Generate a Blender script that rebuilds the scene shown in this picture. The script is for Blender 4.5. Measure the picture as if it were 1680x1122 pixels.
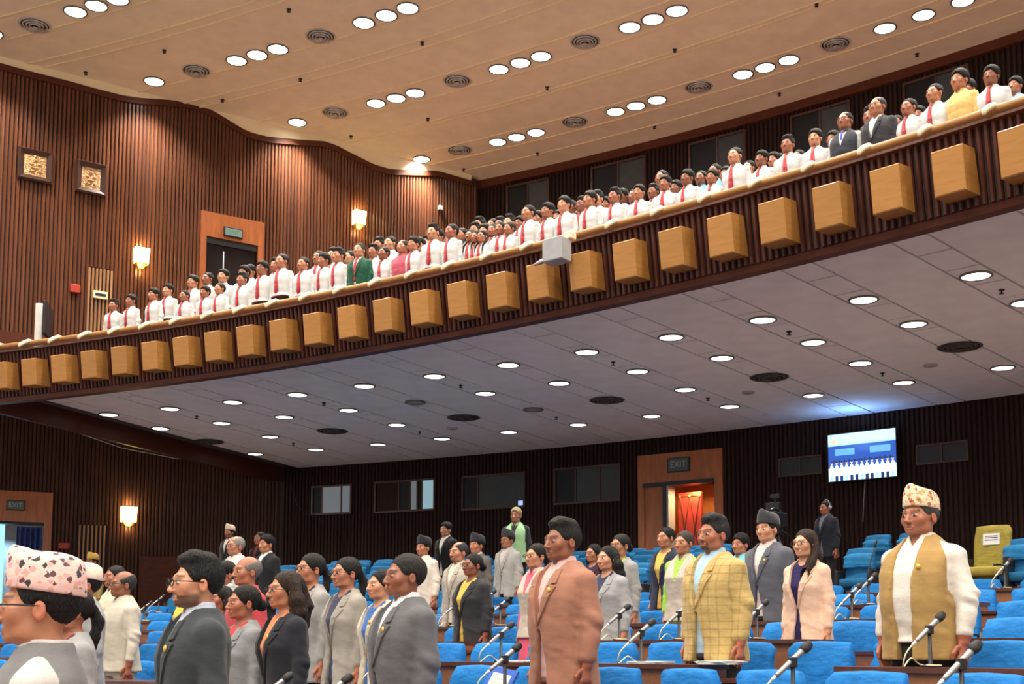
import bpy, math, random
import numpy as np
from mathutils import Matrix, Vector
for o in list(bpy.data.objects): bpy.data.objects.remove(o, do_unlink=True)
SC = bpy.context.scene
COL = SC.collection
PI = math.pi
CX, CY = -25.640, -17.599            # centre of the fan-shaped hall
def P(R, t, z=0.0): return (CX + R*math.sin(t), CY + R*math.cos(t), z)

# ---------------------------------------------------------------- camera
cam_d = bpy.data.cameras.new('camera'); cam = bpy.data.objects.new('camera', cam_d); COL.objects.link(cam)
cam_d.sensor_width = 36.0; cam_d.lens = 1954.0/1680.0*36.0; cam_d.shift_y = 308.0/1680.0
cam_d.clip_start = .05; cam_d.clip_end = 300
_p, _r = .101, .002
_f = Vector((0, math.cos(_p), math.sin(_p))); _u = Vector((0, -math.sin(_p), math.cos(_p))); _x = Vector((1, 0, 0))
_x2 = _x*math.cos(_r) + _u*math.sin(_r); _u2 = _u*math.cos(_r) - _x*math.sin(_r)
cam.matrix_world = Matrix(((_x2.x, _u2.x, -_f.x, 0), (_x2.y, _u2.y, -_f.y, 0), (_x2.z, _u2.z, -_f.z, 1.5), (0, 0, 0, 1)))
SC.camera = cam
# ---------------------------------------------------------------- world, exposure
w = bpy.data.worlds.new('hall_ambient'); SC.world = w; w.use_nodes = True
w.node_tree.nodes['Background'].inputs[0].default_value = (1.0, .945, .88, 1)
w.node_tree.nodes['Background'].inputs[1].default_value = 1.0
SC.view_settings.view_transform = 'Standard'; SC.view_settings.look = 'None'
SC.view_settings.exposure = 0.12; SC.view_settings.gamma = 1.0; SC.view_settings.use_curve_mapping = False
SC.cycles.use_denoising = True
SC.cycles.max_bounces = 5; SC.cycles.diffuse_bounces = 3
SC.cycles.sample_clamp_indirect = 6.0; SC.cycles.use_adaptive_sampling = True; SC.cycles.adaptive_threshold = .03; SC.cycles.adaptive_min_samples = 16
# ---------------------------------------------------------------- hall ceiling lamps (rows over the floor, most of them out of view)
def area_light(name, loc, power, size, col=(1, .93, .82), spread=2.6, rot=(0, 0, 0)):
    l = bpy.data.lights.new(name, 'AREA'); l.shape = 'DISK'; l.size = size; l.energy = power; l.color = col; l.spread = spread
    o = bpy.data.objects.new(name, l); o.location = loc; o.rotation_euler = rot; COL.objects.link(o); return o
for _R in (22, 25.5, 29, 32.5, 36, 39.3):
    for _k in range(8):
        area_light('hall_downlight_beam', P(_R, .42 + _k*.125, 13.42), 140, .9, (1, .92, .80))
for _R, _ts in ((42.7, (.372, .43, .50, .57, .64, .71, .78, .85)), (45.5, (.407, .466, .536, .606, .676, .746, .816)), (48.39, (.4424, .497, .562, .625, .69, .755, .82)), (51.41, (.4726, .524, .5844, .6436, .7076, .77, .83))):
    for _t in _ts:
        area_light('hall_downlight_beam', P(_R, _t, 13.44), 125, .5, (1, .92, .80), 1.9)
# ---------------------------------------------------------------- helpers
def link(o, parent=None):
    COL.objects.link(o)
    if parent is not None: o.parent = parent
    return o
def mesh_obj(name, verts, faces, mat=None, parent=None, smooth=False, loc=None, rz=None):
    me = bpy.data.meshes.new(name); me.from_pydata([tuple(v) for v in verts], [], [tuple(f) for f in faces]); me.update()
    if mat is not None: me.materials.append(mat)
    if smooth: me.polygons.foreach_set('use_smooth', [True]*len(me.polygons))
    return data_obj(name, me, parent, loc, rz)
def data_obj(name, me, parent=None, loc=None, rz=None, color=None, scale=None):
    o = bpy.data.objects.new(name, me); link(o, parent)
    if loc is not None: o.location = loc
    if rz is not None: o.rotation_euler = (0, 0, rz)
    if color is not None: o.color = (color[0], color[1], color[2], 1)
    if scale is not None: o.scale = scale
    return o
def empty(name, loc=(0, 0, 0), rz=0):
    o = bpy.data.objects.new(name, None); o.empty_display_size = .1; o.location = loc; o.rotation_euler = (0, 0, rz); link(o); return o
def tag(o, label=None, cat=None, group=None, kind=None):
    if label: o['label'] = label
    if cat: o['category'] = cat
    if group: o['group'] = group
    if kind: o['kind'] = kind
    return o
class MB:
    def __init__(s): s.v = []; s.f = []
    def add(s, v, f):
        n = len(s.v); s.v += [tuple(map(float, q)) for q in v]; s.f += [tuple(n+i for i in q) for q in f]; return s
    def box(s, x0, x1, y0, y1, z0, z1, b=0.0):
        if b <= 0:
            v = [(x, y, z) for z in (z0, z1) for y in (y0, y1) for x in (x0, x1)]
            return s.add(v, [(0, 2, 3, 1), (4, 5, 7, 6), (0, 1, 5, 4), (2, 6, 7, 3), (0, 4, 6, 2), (1, 3, 7, 5)])
        oc = lambda z, i: [(x0+b+i, y0+i, z), (x1-b-i, y0+i, z), (x1-i, y0+b+i, z), (x1-i, y1-b-i, z), (x1-b-i, y1-i, z), (x0+b+i, y1-i, z), (x0+i, y1-b-i, z), (x0+i, y0+b+i, z)]
        k = b*.7
        return s.rings([oc(z0, k), oc(z0+k, 0), oc(z1-k, 0), oc(z1, k)])
    def rings(s, rs, cap0=True, cap1=True, closed=True):
        n = len(rs[0]); f = []
        for i in range(len(rs)-1):
            for j in range(n if closed else n-1):
                a, b = i*n+j, i*n+(j+1) % n; f.append((a, b, b+n, a+n))
        if cap0: f.append(tuple(range(n-1, -1, -1)))
        if cap1: f.append(tuple(range((len(rs)-1)*n, len(rs)*n)))
        return s.add([q for r in rs for q in r], f)
    def cyl(s, c, r, z0, z1, n=16, r1=None):
        r1 = r if r1 is None else r1
        return s.rings([[(c[0]+q*math.cos(2*PI*i/n), c[1]+q*math.sin(2*PI*i/n), z) for i in range(n)] for q, z in ((r, z0), (r1, z1))])
    def lathe(s, prof, n=20, c=(0, 0)):
        return s.rings([[(c[0]+max(r, 1e-4)*math.cos(2*PI*i/n), c[1]+max(r, 1e-4)*math.sin(2*PI*i/n), z) for i in range(n)] for r, z in prof])
    def tube(s, pts, r, n=8, smooth=0):
        pts = [Vector(q) for q in pts]
        if smooth:
            o = []
            for i in range(len(pts)-1):
                a, b, c, d = pts[max(i-1, 0)], pts[i], pts[i+1], pts[min(i+2, len(pts)-1)]
                for j in range(smooth):
                    t = j/smooth; o.append(.5*((2*b)+(c-a)*t+(2*a-5*b+4*c-d)*t*t+(3*b-a-3*c+d)*t**3))
            pts = o+[pts[-1]]
        rr = r if hasattr(r, '__len__') else [r]*len(pts); rs = []; ref = Vector((0, 0, 1))
        t0 = (pts[1]-pts[0]).normalized()
        if abs(t0.dot(ref)) > .9: ref = Vector((1, 0, 0))
        u = t0.cross(ref).normalized()
        for i, q in enumerate(pts):
            t = (pts[min(i+1, len(pts)-1)]-pts[max(i-1, 0)]).normalized()
            u = (u - t*u.dot(t)).normalized(); v = t.cross(u)
            rs.append([tuple(q+(u*math.cos(2*PI*j/n)+v*math.sin(2*PI*j/n))*rr[i]) for j in range(n)])
        return s.rings(rs)
    def build(s, name, mat, parent=None, smooth=False, loc=None, rz=None): return mesh_obj(name, s.v, s.f, mat, parent, smooth, loc, rz)
    def mesh(s, name, mat, smooth=False):
        me = bpy.data.meshes.new(name); me.from_pydata(s.v, [], s.f); me.update()
        if mat is not None: me.materials.append(mat)
        if smooth: me.polygons.foreach_set('use_smooth', [True]*len(me.polygons))
        return me
def arc_mesh(prof, t0, t1, n, closed=False):
    """revolve a profile of (R, z) about the hall centre"""
    v = []; f = []; m = len(prof)
    for i in range(n+1):
        t = t0+(t1-t0)*i/n
        v += [P(R, t, z) for R, z in prof]
    for i in range(n):
        for j in range(m if closed else m-1):
            a = i*m+j; b = i*m+(j+1) % m; f.append((a, b, b+m, a+m))
    if closed: f.append(tuple(range(m))); f.append(tuple(n*m+j for j in range(m-1, -1, -1)))
    return v, f
# ---------------------------------------------------------------- materials
def new_mat(name):
    m = bpy.data.materials.new(name); m.use_nodes = True; nt = m.node_tree; b = nt.nodes['Principled BSDF']; return m, nt, b
def setup_noise(nt, scale, detail=4, stretch=(1, 1, 1), coord='Object'):
    tc = nt.nodes.new('ShaderNodeTexCoord'); mp = nt.nodes.new('ShaderNodeMapping'); nz = nt.nodes.new('ShaderNodeTexNoise')
    mp.inputs['Scale'].default_value = stretch; nz.inputs['Scale'].default_value = scale; nz.inputs['Detail'].default_value = detail
    nt.links.new(tc.outputs[coord], mp.inputs[0]); nt.links.new(mp.outputs[0], nz.inputs['Vector']); return nz
def ramp(nt, fac, stops):
    r = nt.nodes.new('ShaderNodeValToRGB'); e = r.color_ramp.elements
    while len(e) < len(stops): e.new(.5)
    for q, (p_, c) in zip(e, stops): q.position = p_; q.color = (c[0], c[1], c[2], 1)
    nt.links.new(fac, r.inputs[0]); return r
def add_bump(nt, b, src, strength, dist=.01):
    bp = nt.nodes.new('ShaderNodeBump'); bp.inputs['Strength'].default_value = strength; bp.inputs['Distance'].default_value = dist
    nt.links.new(src, bp.inputs['Height']); nt.links.new(bp.outputs[0], b.inputs['Normal'])
def mixrgb(nt, mode, a, b, fac=1.0):
    m = nt.nodes.new('ShaderNodeMix'); m.data_type = 'RGBA'; m.blend_type = mode
    for i, q in ((0, fac), (6, a), (7, b)):
        if hasattr(q, 'is_output') or hasattr(q, 'links'): nt.links.new(q, m.inputs[i])
        elif i == 0: m.inputs[0].default_value = q
        else: m.inputs[i].default_value = (q[0], q[1], q[2], 1)
    return m.outputs[2]
def mat_plain(name, col, rough=.6, metal=0.0, var=.12, scale=8, bump=0.0, stretch=(1, 1, 1), spec=.5, coat=0.0):
    m, nt, b = new_mat(name); nz = setup_noise(nt, scale, 4, stretch)
    lo = [c*(1-var) for c in col]; hi = [min(1, c*(1+var)) for c in col]
    r = ramp(nt, nz.outputs[0], [(.3, lo), (.7, hi)]); nt.links.new(r.outputs[0], b.inputs['Base Color'])
    b.inputs['Roughness'].default_value = rough; b.inputs['Metallic'].default_value = metal; b.inputs['Specular IOR Level'].default_value = spec
    if coat: b.inputs['Coat Weight'].default_value = coat; b.inputs['Coat Roughness'].default_value = .2
    if bump: add_bump(nt, b, nz.outputs[0], bump)
    return m
def mat_wood(name, col, rough=.35, grain=(14, 14, 1.2), var=.35, coat=.25, rnd=.18, spec=.3):
    m, nt, b = new_mat(name); nz = setup_noise(nt, 3.0, 6, grain)
    lo = [c*(1-var) for c in col]; hi = [min(1, c*(1+var)) for c in col]
    r = ramp(nt, nz.outputs[0], [(.25, lo), (.55, col), (.8, hi)])
    oi = nt.nodes.new('ShaderNodeObjectInfo'); mr = nt.nodes.new('ShaderNodeMapRange')
    mr.inputs['To Min'].default_value = 1-rnd; mr.inputs['To Max'].default_value = 1+rnd
    nt.links.new(oi.outputs['Random'], mr.inputs['Value'])
    vm = nt.nodes.new('ShaderNodeVectorMath'); vm.operation = 'SCALE'
    nt.links.new(r.outputs[0], vm.inputs[0]); nt.links.new(mr.outputs[0], vm.inputs['Scale'])
    nt.links.new(vm.outputs[0], b.inputs['Base Color'])
    b.inputs['Roughness'].default_value = rough; b.inputs['Specular IOR Level'].default_value = spec; b.inputs['Coat Weight'].default_value = coat; b.inputs['Coat Roughness'].default_value = .18
    add_bump(nt, b, nz.outputs[0], .12, .004); return m
def mat_emit(name, col, s):
    m, nt, b = new_mat(name); b.inputs['Base Color'].default_value = (.03, .03, .03, 1); b.inputs['Emission Color'].default_value = (*col, 1); b.inputs['Emission Strength'].default_value = s; return m
def objcol(nt):
    return nt.nodes.new('ShaderNodeObjectInfo').outputs['Color']
def mat_cloth(name, rough=.85, weave=220, bump=.25, fold=.5, sheen=.25, spec=.25):
    """plain cloth in the colour of the object"""
    m, nt, b = new_mat(name); c = objcol(nt)
    nz = setup_noise(nt, 9, 3, (1, 1, .55)); r = ramp(nt, nz.outputs[0], [(.3, (.86, .86, .86)), (.7, (1.08, 1.08, 1.08))])
    fine = setup_noise(nt, weave, 2); r2 = ramp(nt, fine.outputs[0], [(.3, (.88, .88, .88)), (.7, (1.06, 1.06, 1.06))])
    nt.links.new(mixrgb(nt, 'MULTIPLY', mixrgb(nt, 'MULTIPLY', c, r.outputs[0]), r2.outputs[0]), b.inputs['Base Color'])
    b.inputs['Roughness'].default_value = rough; b.inputs['Sheen Weight'].default_value = sheen; b.inputs['Specular IOR Level'].default_value = spec
    wr = setup_noise(nt, 7, 3, (1, 1, 1.8)); add_bump(nt, b, wr.outputs[0], fold, .035); return m
M = {}
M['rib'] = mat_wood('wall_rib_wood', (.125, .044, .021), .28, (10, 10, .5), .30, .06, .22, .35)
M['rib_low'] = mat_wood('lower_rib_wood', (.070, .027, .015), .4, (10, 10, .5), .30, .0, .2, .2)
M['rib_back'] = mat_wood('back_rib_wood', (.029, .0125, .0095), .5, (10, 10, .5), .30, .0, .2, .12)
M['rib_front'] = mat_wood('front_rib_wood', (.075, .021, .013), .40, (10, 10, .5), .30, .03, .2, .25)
M['wallback'] = mat_plain('wall_backing', (.030, .011, .008), .7, var=.2, scale=2)
M['redwood'] = mat_wood('red_wood_trim', (.095, .024, .011), .45, (2, 2, 8), .25, .03, .05, .2)
M['doorwood'] = mat_wood('orange_door_wood', (.40, .120, .035), .36, (4, 4, .6), .28, .3, .08)
M['darkwood'] = mat_wood('dark_door_wood', (.016, .010, .010), .7, (4, 4, .6), .3, .0, .1, .1)
M['railwood'] = mat_wood('rail_wood', (.43, .215, .075), .38, (3, 3, 14), .22, .25, .08)
M['boxwood'] = mat_wood('panel_box_veneer', (.43, .20, .050), .48, (1.5, 1.5, 10), .14, .1, .08)
M['deskwood'] = mat_wood('desk_wood', (.34, .135, .062), .42, (1.2, 9, 9), .26, .05, .10)
M['desktop'] = mat_wood('desk_edge_wood', (.105, .034, .020), .30, (1.2, 9, 9), .25, .35, .08)
M['cream'] = mat_plain('cream_paint', (.82, .68, .42), .7, var=.05, scale=2)
M['creamwhite'] = mat_plain('cream_bracket_paint', (.78, .70, .47), .55, var=.06, scale=6)
M['ceil'] = mat_plain('ceiling_plaster', (.83, .73, .53), .85, var=.06, scale=3, bump=.05)
M['soffit'] = mat_plain('soffit_board', (.80, .82, .85), .8, var=.05, scale=2.5, bump=.04)
M['seam'] = mat_plain('ceiling_seam', (.07, .07, .073), .9, var=.1)
M['floor'] = mat_plain('red_brown_carpet', (.16, .10, .085), .95, var=.3, scale=60, bump=.3)
M['bfloor'] = mat_plain('balcony_carpet', (.11, .055, .045), .95, var=.3, scale=60, bump=.3)
M['metal_dark'] = mat_plain('dark_metal', (.035, .036, .04), .45, .6, .2, 20)
M['metal'] = mat_plain('grey_metal', (.42, .42, .43), .35, .8, .15, 20)
M['vent'] = mat_plain('vent_metal', (.52, .50, .45), .5, .2, .3, 9)
M['ventdirty'] = mat_plain('sooty_vent_metal', (.085, .080, .075), .6, .4, .5, 6)
M['black'] = mat_plain('black_plastic', (.012, .012, .014), .5, var=.2)
M['white'] = mat_plain('white_plastic', (.75, .75, .73), .5, var=.05)
M['grey'] = mat_plain('grey_plastic', (.36, .37, .38), .5, var=.08)
M['red'] = mat_plain('red_plastic', (.42, .035, .02), .45, var=.1)
M['redpad'] = mat_plain('red_padded_leather', (.46, .040, .022), .42, var=.2, scale=5, bump=.3)
M['gold'] = mat_plain('gold_badge', (.80, .52, .10), .35, .7, .15, 40)
M['lens'] = mat_emit('lamp_lens', (1, .97, .90), 9.0)
M['lens2'] = mat_emit('soffit_lamp_lens', (1, .98, .93), 4.5)
M['shade'] = mat_emit('sconce_glass', (1, .74, .28), 7.0)
M['trimring'] = mat_plain('lamp_trim', (.20, .18, .155), .4, .5, .15)
M['glassdark'] = mat_plain('dark_window_glass', (.012, .013, .015), .5, var=.2, spec=.25)
M['cloth'] = mat_cloth('cloth')
M['shirt'] = mat_cloth('shirt_cotton', .8, 300, .15, .30, .05)
M['suit'] = mat_cloth('suit_wool', .85, 260, .2, .24, .12)
M['silk'] = mat_cloth('silk', .45, 300, .1, .6, .3, .4)
M['bluecover'] = mat_cloth('chair_cover_cloth', .75, 160, .2, .6, .0)
M['paper'] = mat_plain('paper', (.80, .79, .76), .8, var=.04)
# ================================================================ STRUCTURE
RP = [31.02+1.265*k for k in range(18)]          # radius at which the people of row k stand
def fl(k): return .135*(RP[k]-32.25)             # floor height of row k
def floor_at(R):
    k = int(math.floor((R-(RP[0]-.75))/1.265)); k = max(0, min(17, k)); return fl(k)
prof = [(12, fl(0)), (RP[0]-.75, fl(0))]
for k in range(18):
    prof += [(RP[k]-.75, fl(k)), (RP[k]+.515 if k < 17 else 54.2, fl(k))]
v, f = arc_mesh(prof, .10, 1.30, 72); tag(mesh_obj('floor', v, f, M['floor']), kind='structure')
# ---- back wall
def arc_wall(name, R, t0, t1, z0, z1, mat, n=40, parent=None):
    v, f = arc_mesh([(R, z0), (R, z1), (R+.2, z1), (R+.2, z0)], t0, t1, n, True); return mesh_obj(name, v, f, mat, parent)
ZS = 6.5                                          # underside of the balcony
wbl = arc_wall('wall_back_lower', 53.9, .355, .5755, 1.5, 6.62, M['wallback']); tag(wbl, kind='structure')
arc_wall('wall_section', 53.9, .5969, .86, 1.5, 6.62, M['wallback'], parent=wbl)
arc_wall('wall_section', 53.9, .5755, .5969, 5.33, 6.62, M['wallback'], 2, wbl)
wbu = tag(arc_wall('wall_back_upper', 53.35, .44, .86, 6.6, 13.7, M['wallback']), kind='structure')
# ---- ribs (one mesh, 1 m high, scaled to fit)
def rib_mesh(name, w, d, mat):
    pr = [(-w/2, 0), (-w/2, -d*.6), (-w*.28, -d), (w*.28, -d), (w/2, -d*.6), (w/2, 0)]
    mb = MB(); mb.rings([[(x, y, 0) for x, y in pr], [(x, y, 1) for x, y in pr]], True, True, True); return mb.mesh(name, mat)
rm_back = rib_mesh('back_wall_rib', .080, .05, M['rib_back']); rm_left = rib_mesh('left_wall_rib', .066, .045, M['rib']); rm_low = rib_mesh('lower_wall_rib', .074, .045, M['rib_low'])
def rib(me, parent, loc, rz, h):
    o = data_obj('rib', me, None, loc, rz); o.scale = (1, 1, h); o.parent = parent; return o
def arc_ribs(me, parent, R, t0, t1, pitch, z0, z1, holes=()):
    n = int((t1-t0)*R/pitch)
    for i in range(n):
        t = t0+(i+.5)*(t1-t0)/n; zb = z0
        for a, b, zz in holes:
            if a < t < b: zb = zz
        rib(me, parent, P(R, t, zb), -t, z1-zb)
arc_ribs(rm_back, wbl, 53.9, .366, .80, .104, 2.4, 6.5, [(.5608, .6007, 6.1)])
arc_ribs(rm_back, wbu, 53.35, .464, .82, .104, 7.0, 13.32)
v, f = arc_mesh([(53.22, 13.3), (53.22, 13.55), (53.4, 13.55), (53.4, 13.3)], .44, .86, 40, True); tag(mesh_obj('trim_1', v, f, M['redwood']), kind='structure')
# ---- left walls: straight planes
def frame(p0, p1):
    a = math.atan2(p1[1]-p0[1], p1[0]-p0[0]); return a
UL0, UL1 = (-10.318, 22.891), (-1.135, 28.805); ULA = frame(UL0, UL1)
LL0, LL1 = (-12.9, 30.0), (-6.5, 32.75); LLA = frame(LL0, LL1)
ULK = 1.014
def ul(s, z=0, d=0): return (ULK*(UL0[0]+s*math.cos(ULA))+d*math.sin(ULA), ULK*(UL0[1]+s*math.sin(ULA))-d*math.cos(ULA), 1.5+(z-1.5)*ULK)   # d: out of the wall
def ll(s, z=0, d=0): return (LL0[0]+s*math.cos(LLA)+d*math.sin(LLA), LL0[1]+s*math.sin(LLA)-d*math.cos(LLA), z)
TOP = [(-6, 13.2), (-1, 13.2), (0.0, 13.2), (0.58, 13.18), (1.29, 13.18), (1.91, 13.16), (2.41, 13.16), (2.79, 13.2), (3.31, 13.3), (3.85, 13.38), (4.19, 13.37), (4.46, 13.29), (4.74, 13.19), (5.03, 13.08), (5.32, 13.03), (5.68, 13.04), (6.34, 13.14), (7.01, 13.26), (7.32, 13.24), (7.64, 13.15), (7.95, 13.08), (8.27, 13.0), (8.76, 12.98), (9.42, 13.11), (10.01, 13.23), (10.45, 13.22), (10.92, 13.2), (12, 13.2)]
def top_z(s): return float(np.interp(s, [q[0] for q in TOP], [q[1] for q in TOP]))
ss = np.linspace(-6, 11.2, 87)
v = []; f = []
for s in ss: v += [ul(s, 6.62), ul(s, top_z(s)+.1), ul(s, top_z(s)+.1, -.2), ul(s, 6.62, -.2)]
for i in range(len(ss)-1):
    for j in range(4): a = 4*i+j; b = 4*i+(j+1) % 4; f.append((a, b, b+4, a+4))
wul = tag(mesh_obj('wall_left_upper', v, f, M['wallback']), kind='structure')
i = 0; s = -2.6
while s < 11.15:
    if 4.16 < s < 5.61: zb = 10.93
    elif 1.84 < s < 2.37: zb = 9.36
    else: zb = 6.66
    rib(rm_left, wul, ul(s, zb), ULA, (top_z(s)-.12-zb)*ULK); s += .0822
def strip(name, fn, s0, s1, prof, mat, n=60):
    """extrude a (d, z(s)) profile along a wall"""
    v = []; f = []; q = np.linspace(s0, s1, n)
    for s in q: v += [fn(s, z(s) if callable(z) else z, d) for d, z in prof]
    m = len(prof)
    for i in range(n-1):
        for j in range(m): a = m*i+j; b = m*i+(j+1) % m; f.append((a, b, b+m, a+m))
    return mesh_obj(name, v, f, mat)
tag(strip('trim_2', ul, -6, 11.0, [(0, lambda s: top_z(s)-.13), (.085, lambda s: top_z(s)-.13), (.085, top_z), (0, top_z)], M['redwood'], 90), kind='structure')
tag(strip('trim_3', ul, -6, 11.0, [(0, top_z), (.06, top_z), (.10, lambda s: 13.40), (.12, lambda s: 13.44), (.0, lambda s: 13.44)], M['cream'], 90), kind='structure')
wll = MB()
for s0, s1, z0 in ((-6, -.9, 2.0), (.97, 7.4, 2.0)):
    c = [ll(s0, 0, 0), ll(s1, 0, 0), ll(s1, 0, -.2), ll(s0, 0, -.2)]; wll.rings([[(x, y, z0) for x, y, _ in c], [(x, y, 8.2) for x, y, _ in c]])
c = [ll(-.9), ll(.97), ll(.97, 0, -.2), ll(-.9, 0, -.2)]; wll.rings([[(x, y, 4.73) for x, y, _ in c], [(x, y, 8.2) for x, y, _ in c]])
wll = tag(wll.build('wall_left_lower', M['wallback']), kind='structure')
s = -1.75
while s < 6.95:
    zb = 5.52 if s < 1.17 else (4.73 if 1.79 < s < 2.5 else (3.95 if 3.36 < s < 4.55 else 2.3))
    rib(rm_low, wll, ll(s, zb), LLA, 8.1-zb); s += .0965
# ---- balcony: slab, soffit, side board, floor tiers
bt0, bt1 = .3645, .90
v, f = arc_mesh([(42.92, 6.24), (43.02, 6.56), (53.9, 6.56), (53.9, 6.64), (42.75, 6.64), (42.75, 6.9)], bt0, bt1, 60, True)
soff = tag(mesh_obj('ceiling_soffit', v, f, M['seam']), kind='structure')
v, f = arc_mesh([(42.71, 6.20), (42.74, 6.11), (42.90, 6.11), (43.03, 6.5), (43.0, 6.56), (42.84, 6.3)], .30, bt1, 70, True); tag(mesh_obj('trim_4', v, f, M['redwood']), kind='structure')
mb = MB()
a_, b_ = P(42.9, .3640), P(53.9, .3640); a2, b2 = P(42.9, .3620), P(53.9, .3620)
mb.rings([[(x, y, z) for x, y, _ in (a_, b_, b2, a2)] for z in (6.14, 6.66)]); tag(mb.build('trim_5', M['redwood']), kind='structure')
prof = []
BT = [(42.76, 44.05, 6.65), (44.05, 44.95, 7.0), (44.95, 45.85, 7.35), (45.85, 46.75, 7.7), (46.75, 47.65, 8.05), (47.65, 48.6, 8.4), (48.6, 49.6, 8.75), (49.6, 53.4, 9.1)]
for r0, r1, z in BT: prof += [(r0, z), (r1, z)]
v, f = arc_mesh(prof, .395, .90, 60); tag(mesh_obj('floor_balcony', v, f, M['bfloor']), kind='structure')
# soffit boards: the same board meshes turned about the hall centre for every strip
DT = .0351; T0 = .7660
cells = [43.02, 44.66, 45.5, 46.35, 47.2, 48.05, 49.05, 49.9, 50.95, 51.8, 52.7, 53.88]
hw = .0053; gp = .00036
def board(name, r0, r1, t0, t1, n):
    g = .022; v, f = arc_mesh([(r0+g, 6.5), (r1-g, 6.5), (r1-g, 6.555), (r0+g, 6.555)], t0, t1, n, True)
    me = bpy.data.meshes.new(name); me.from_pydata([(x-CX, y-CY, z) for x, y, z in v], [], f); me.update(); me.materials.append(M['soffit']); return me
cell_me = [board('soffit_cell', cells[i], cells[i+1], -hw+gp, hw-gp, 2) for i in range(len(cells)-1)]
wide_me = board('soffit_board', 43.02, 53.88, hw+gp, DT-hw-gp, 5)
for k in range(-4, 12):
    t = T0-k*DT
    if t-hw < bt0: continue
    for me in cell_me: data_obj('ceiling_board', me, soff, (CX, CY, 0), -t)
    if t+hw < .9: data_obj('wide_ceiling_board', wide_me, soff, (CX, CY, 0), -t)
# ---- upper ceiling
v, f = arc_mesh([(12, 13.5), (53.6, 13.5), (53.6, 13.7), (12, 13.7)], .05, 1.30, 72, True); ceil = tag(mesh_obj('ceiling_upper', v, f, M['ceil']), kind='structure')
n = 0
for R in (42.3, 43.0, 43.9, 44.15, 45.74, 46.57, 46.87, 48.0, 48.75, 49.72, 49.86, 51.08, 51.8, 52.5):
    v, f = arc_mesh([(R-.022, 13.482), (R+.022, 13.482), (R+.022, 13.505), (R-.022, 13.505)], .34, .9, 60, True); mesh_obj('batten', v, f, M['cream'], ceil)
# ---- balcony front: leaning panel, ribs
FA, FB = (42.58, 7.0), (42.70, 6.19)
v, f = arc_mesh([FA, FB, (FB[0]+.12, FB[1]), (FA[0]+.12, FA[1])], .30, .90, 76, True); bfront = tag(mesh_obj('wall_balcony_front', v, f, M['wallback']), kind='structure')
ln = math.hypot(FB[0]-FA[0], FB[1]-FA[1]); w_, d_ = .052, .05
dy, dz = (FB[0]-FA[0]), FB[1]-FA[1]; ny, nz_ = dz/ln, -dy/ln                                 # outward normal (towards the hall)
pr = [(-w_/2, 0), (-w_/2, d_*.6), (-w_*.28, d_), (w_*.28, d_), (w_/2, d_*.6), (w_/2, 0)]
mb = MB(); mb.rings([[(x, d*ny, d*nz_) for x, d in pr], [(x, dy+d*ny, dz+d*nz_) for x, d in pr]]); rm_front = mb.mesh('front_rib', M['rib_front'])
n = int((.872-.362)*42.38/.0855)
for i in range(n):
    t = .362+(i+.5)*(.51)/n; data_obj('rib', rm_front, bfront, P(FA[0], t, FA[1]), -t)
v, f = arc_mesh([(42.46, 6.985), (42.46, 7.015), (42.76, 7.015), (42.76, 6.985)], .30, .90, 70, True); mesh_obj('ledge', v, f, M['desktop'], bfront)
# ================================================================ FIXTURES
ORDW = ['first', 'second', 'third', 'fourth', 'fifth', 'sixth', 'seventh', 'eighth', 'ninth', 'tenth', 'eleventh', 'twelfth']
def nth(n):
    if n <= 12: return ORDW[n-1]
    return '%d%s' % (n, 'th' if 10 <= n % 100 <= 20 else {1: 'st', 2: 'nd', 3: 'rd'}.get(n % 10, 'th'))
def copy_tree(o, parent=None):
    c = o.copy(); COL.objects.link(c)
    if parent is not None: c.parent = parent
    for ch in list(o.children): copy_tree(ch, c)
    return c
# ---- wooden boxes on the balcony front
mb = MB(); q = []
for d, R0, R1 in ((0, 42.18, 42.36),):
    W = .172
    f0 = [(-W, -.22, 6.265), (W, -.22, 6.265), (W, -.28, 6.745), (-W, -.28, 6.745)]
    b0 = [(-W, .13, 6.29), (W, .13, 6.29), (W, .02, 6.78), (-W, .02, 6.78)]
e_ = .012
def shr(r, k): 
    cx = sum(p[0] for p in r)/4; cz = sum(p[2] for p in r)/4
    return [(p[0]+(cx-p[0])/abs(cx-p[0])*k, p[1], p[2]+(cz-p[2])/abs(cz-p[2])*k) for p in r]
mb.rings([b0, [(p[0], p[1]+.012, p[2]) for p in f0], shr([(p[0], p[1], p[2]) for p in f0], e_)]); box_me = mb.mesh('panel_box', M['boxwood'])
bx = [.4061+.01673*k+.0041 for k in range(-2, 28)]
vis = 0
for i, t in enumerate(bx):
    o = data_obj('acoustic_box', box_me, None, P(42.55, t, 0), -t)
    tag(o, 'tan veneered box on the dark ribbed balcony front, %s from the left end' % nth(i+1), 'panel box', 'boxes along the balcony front')
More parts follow.
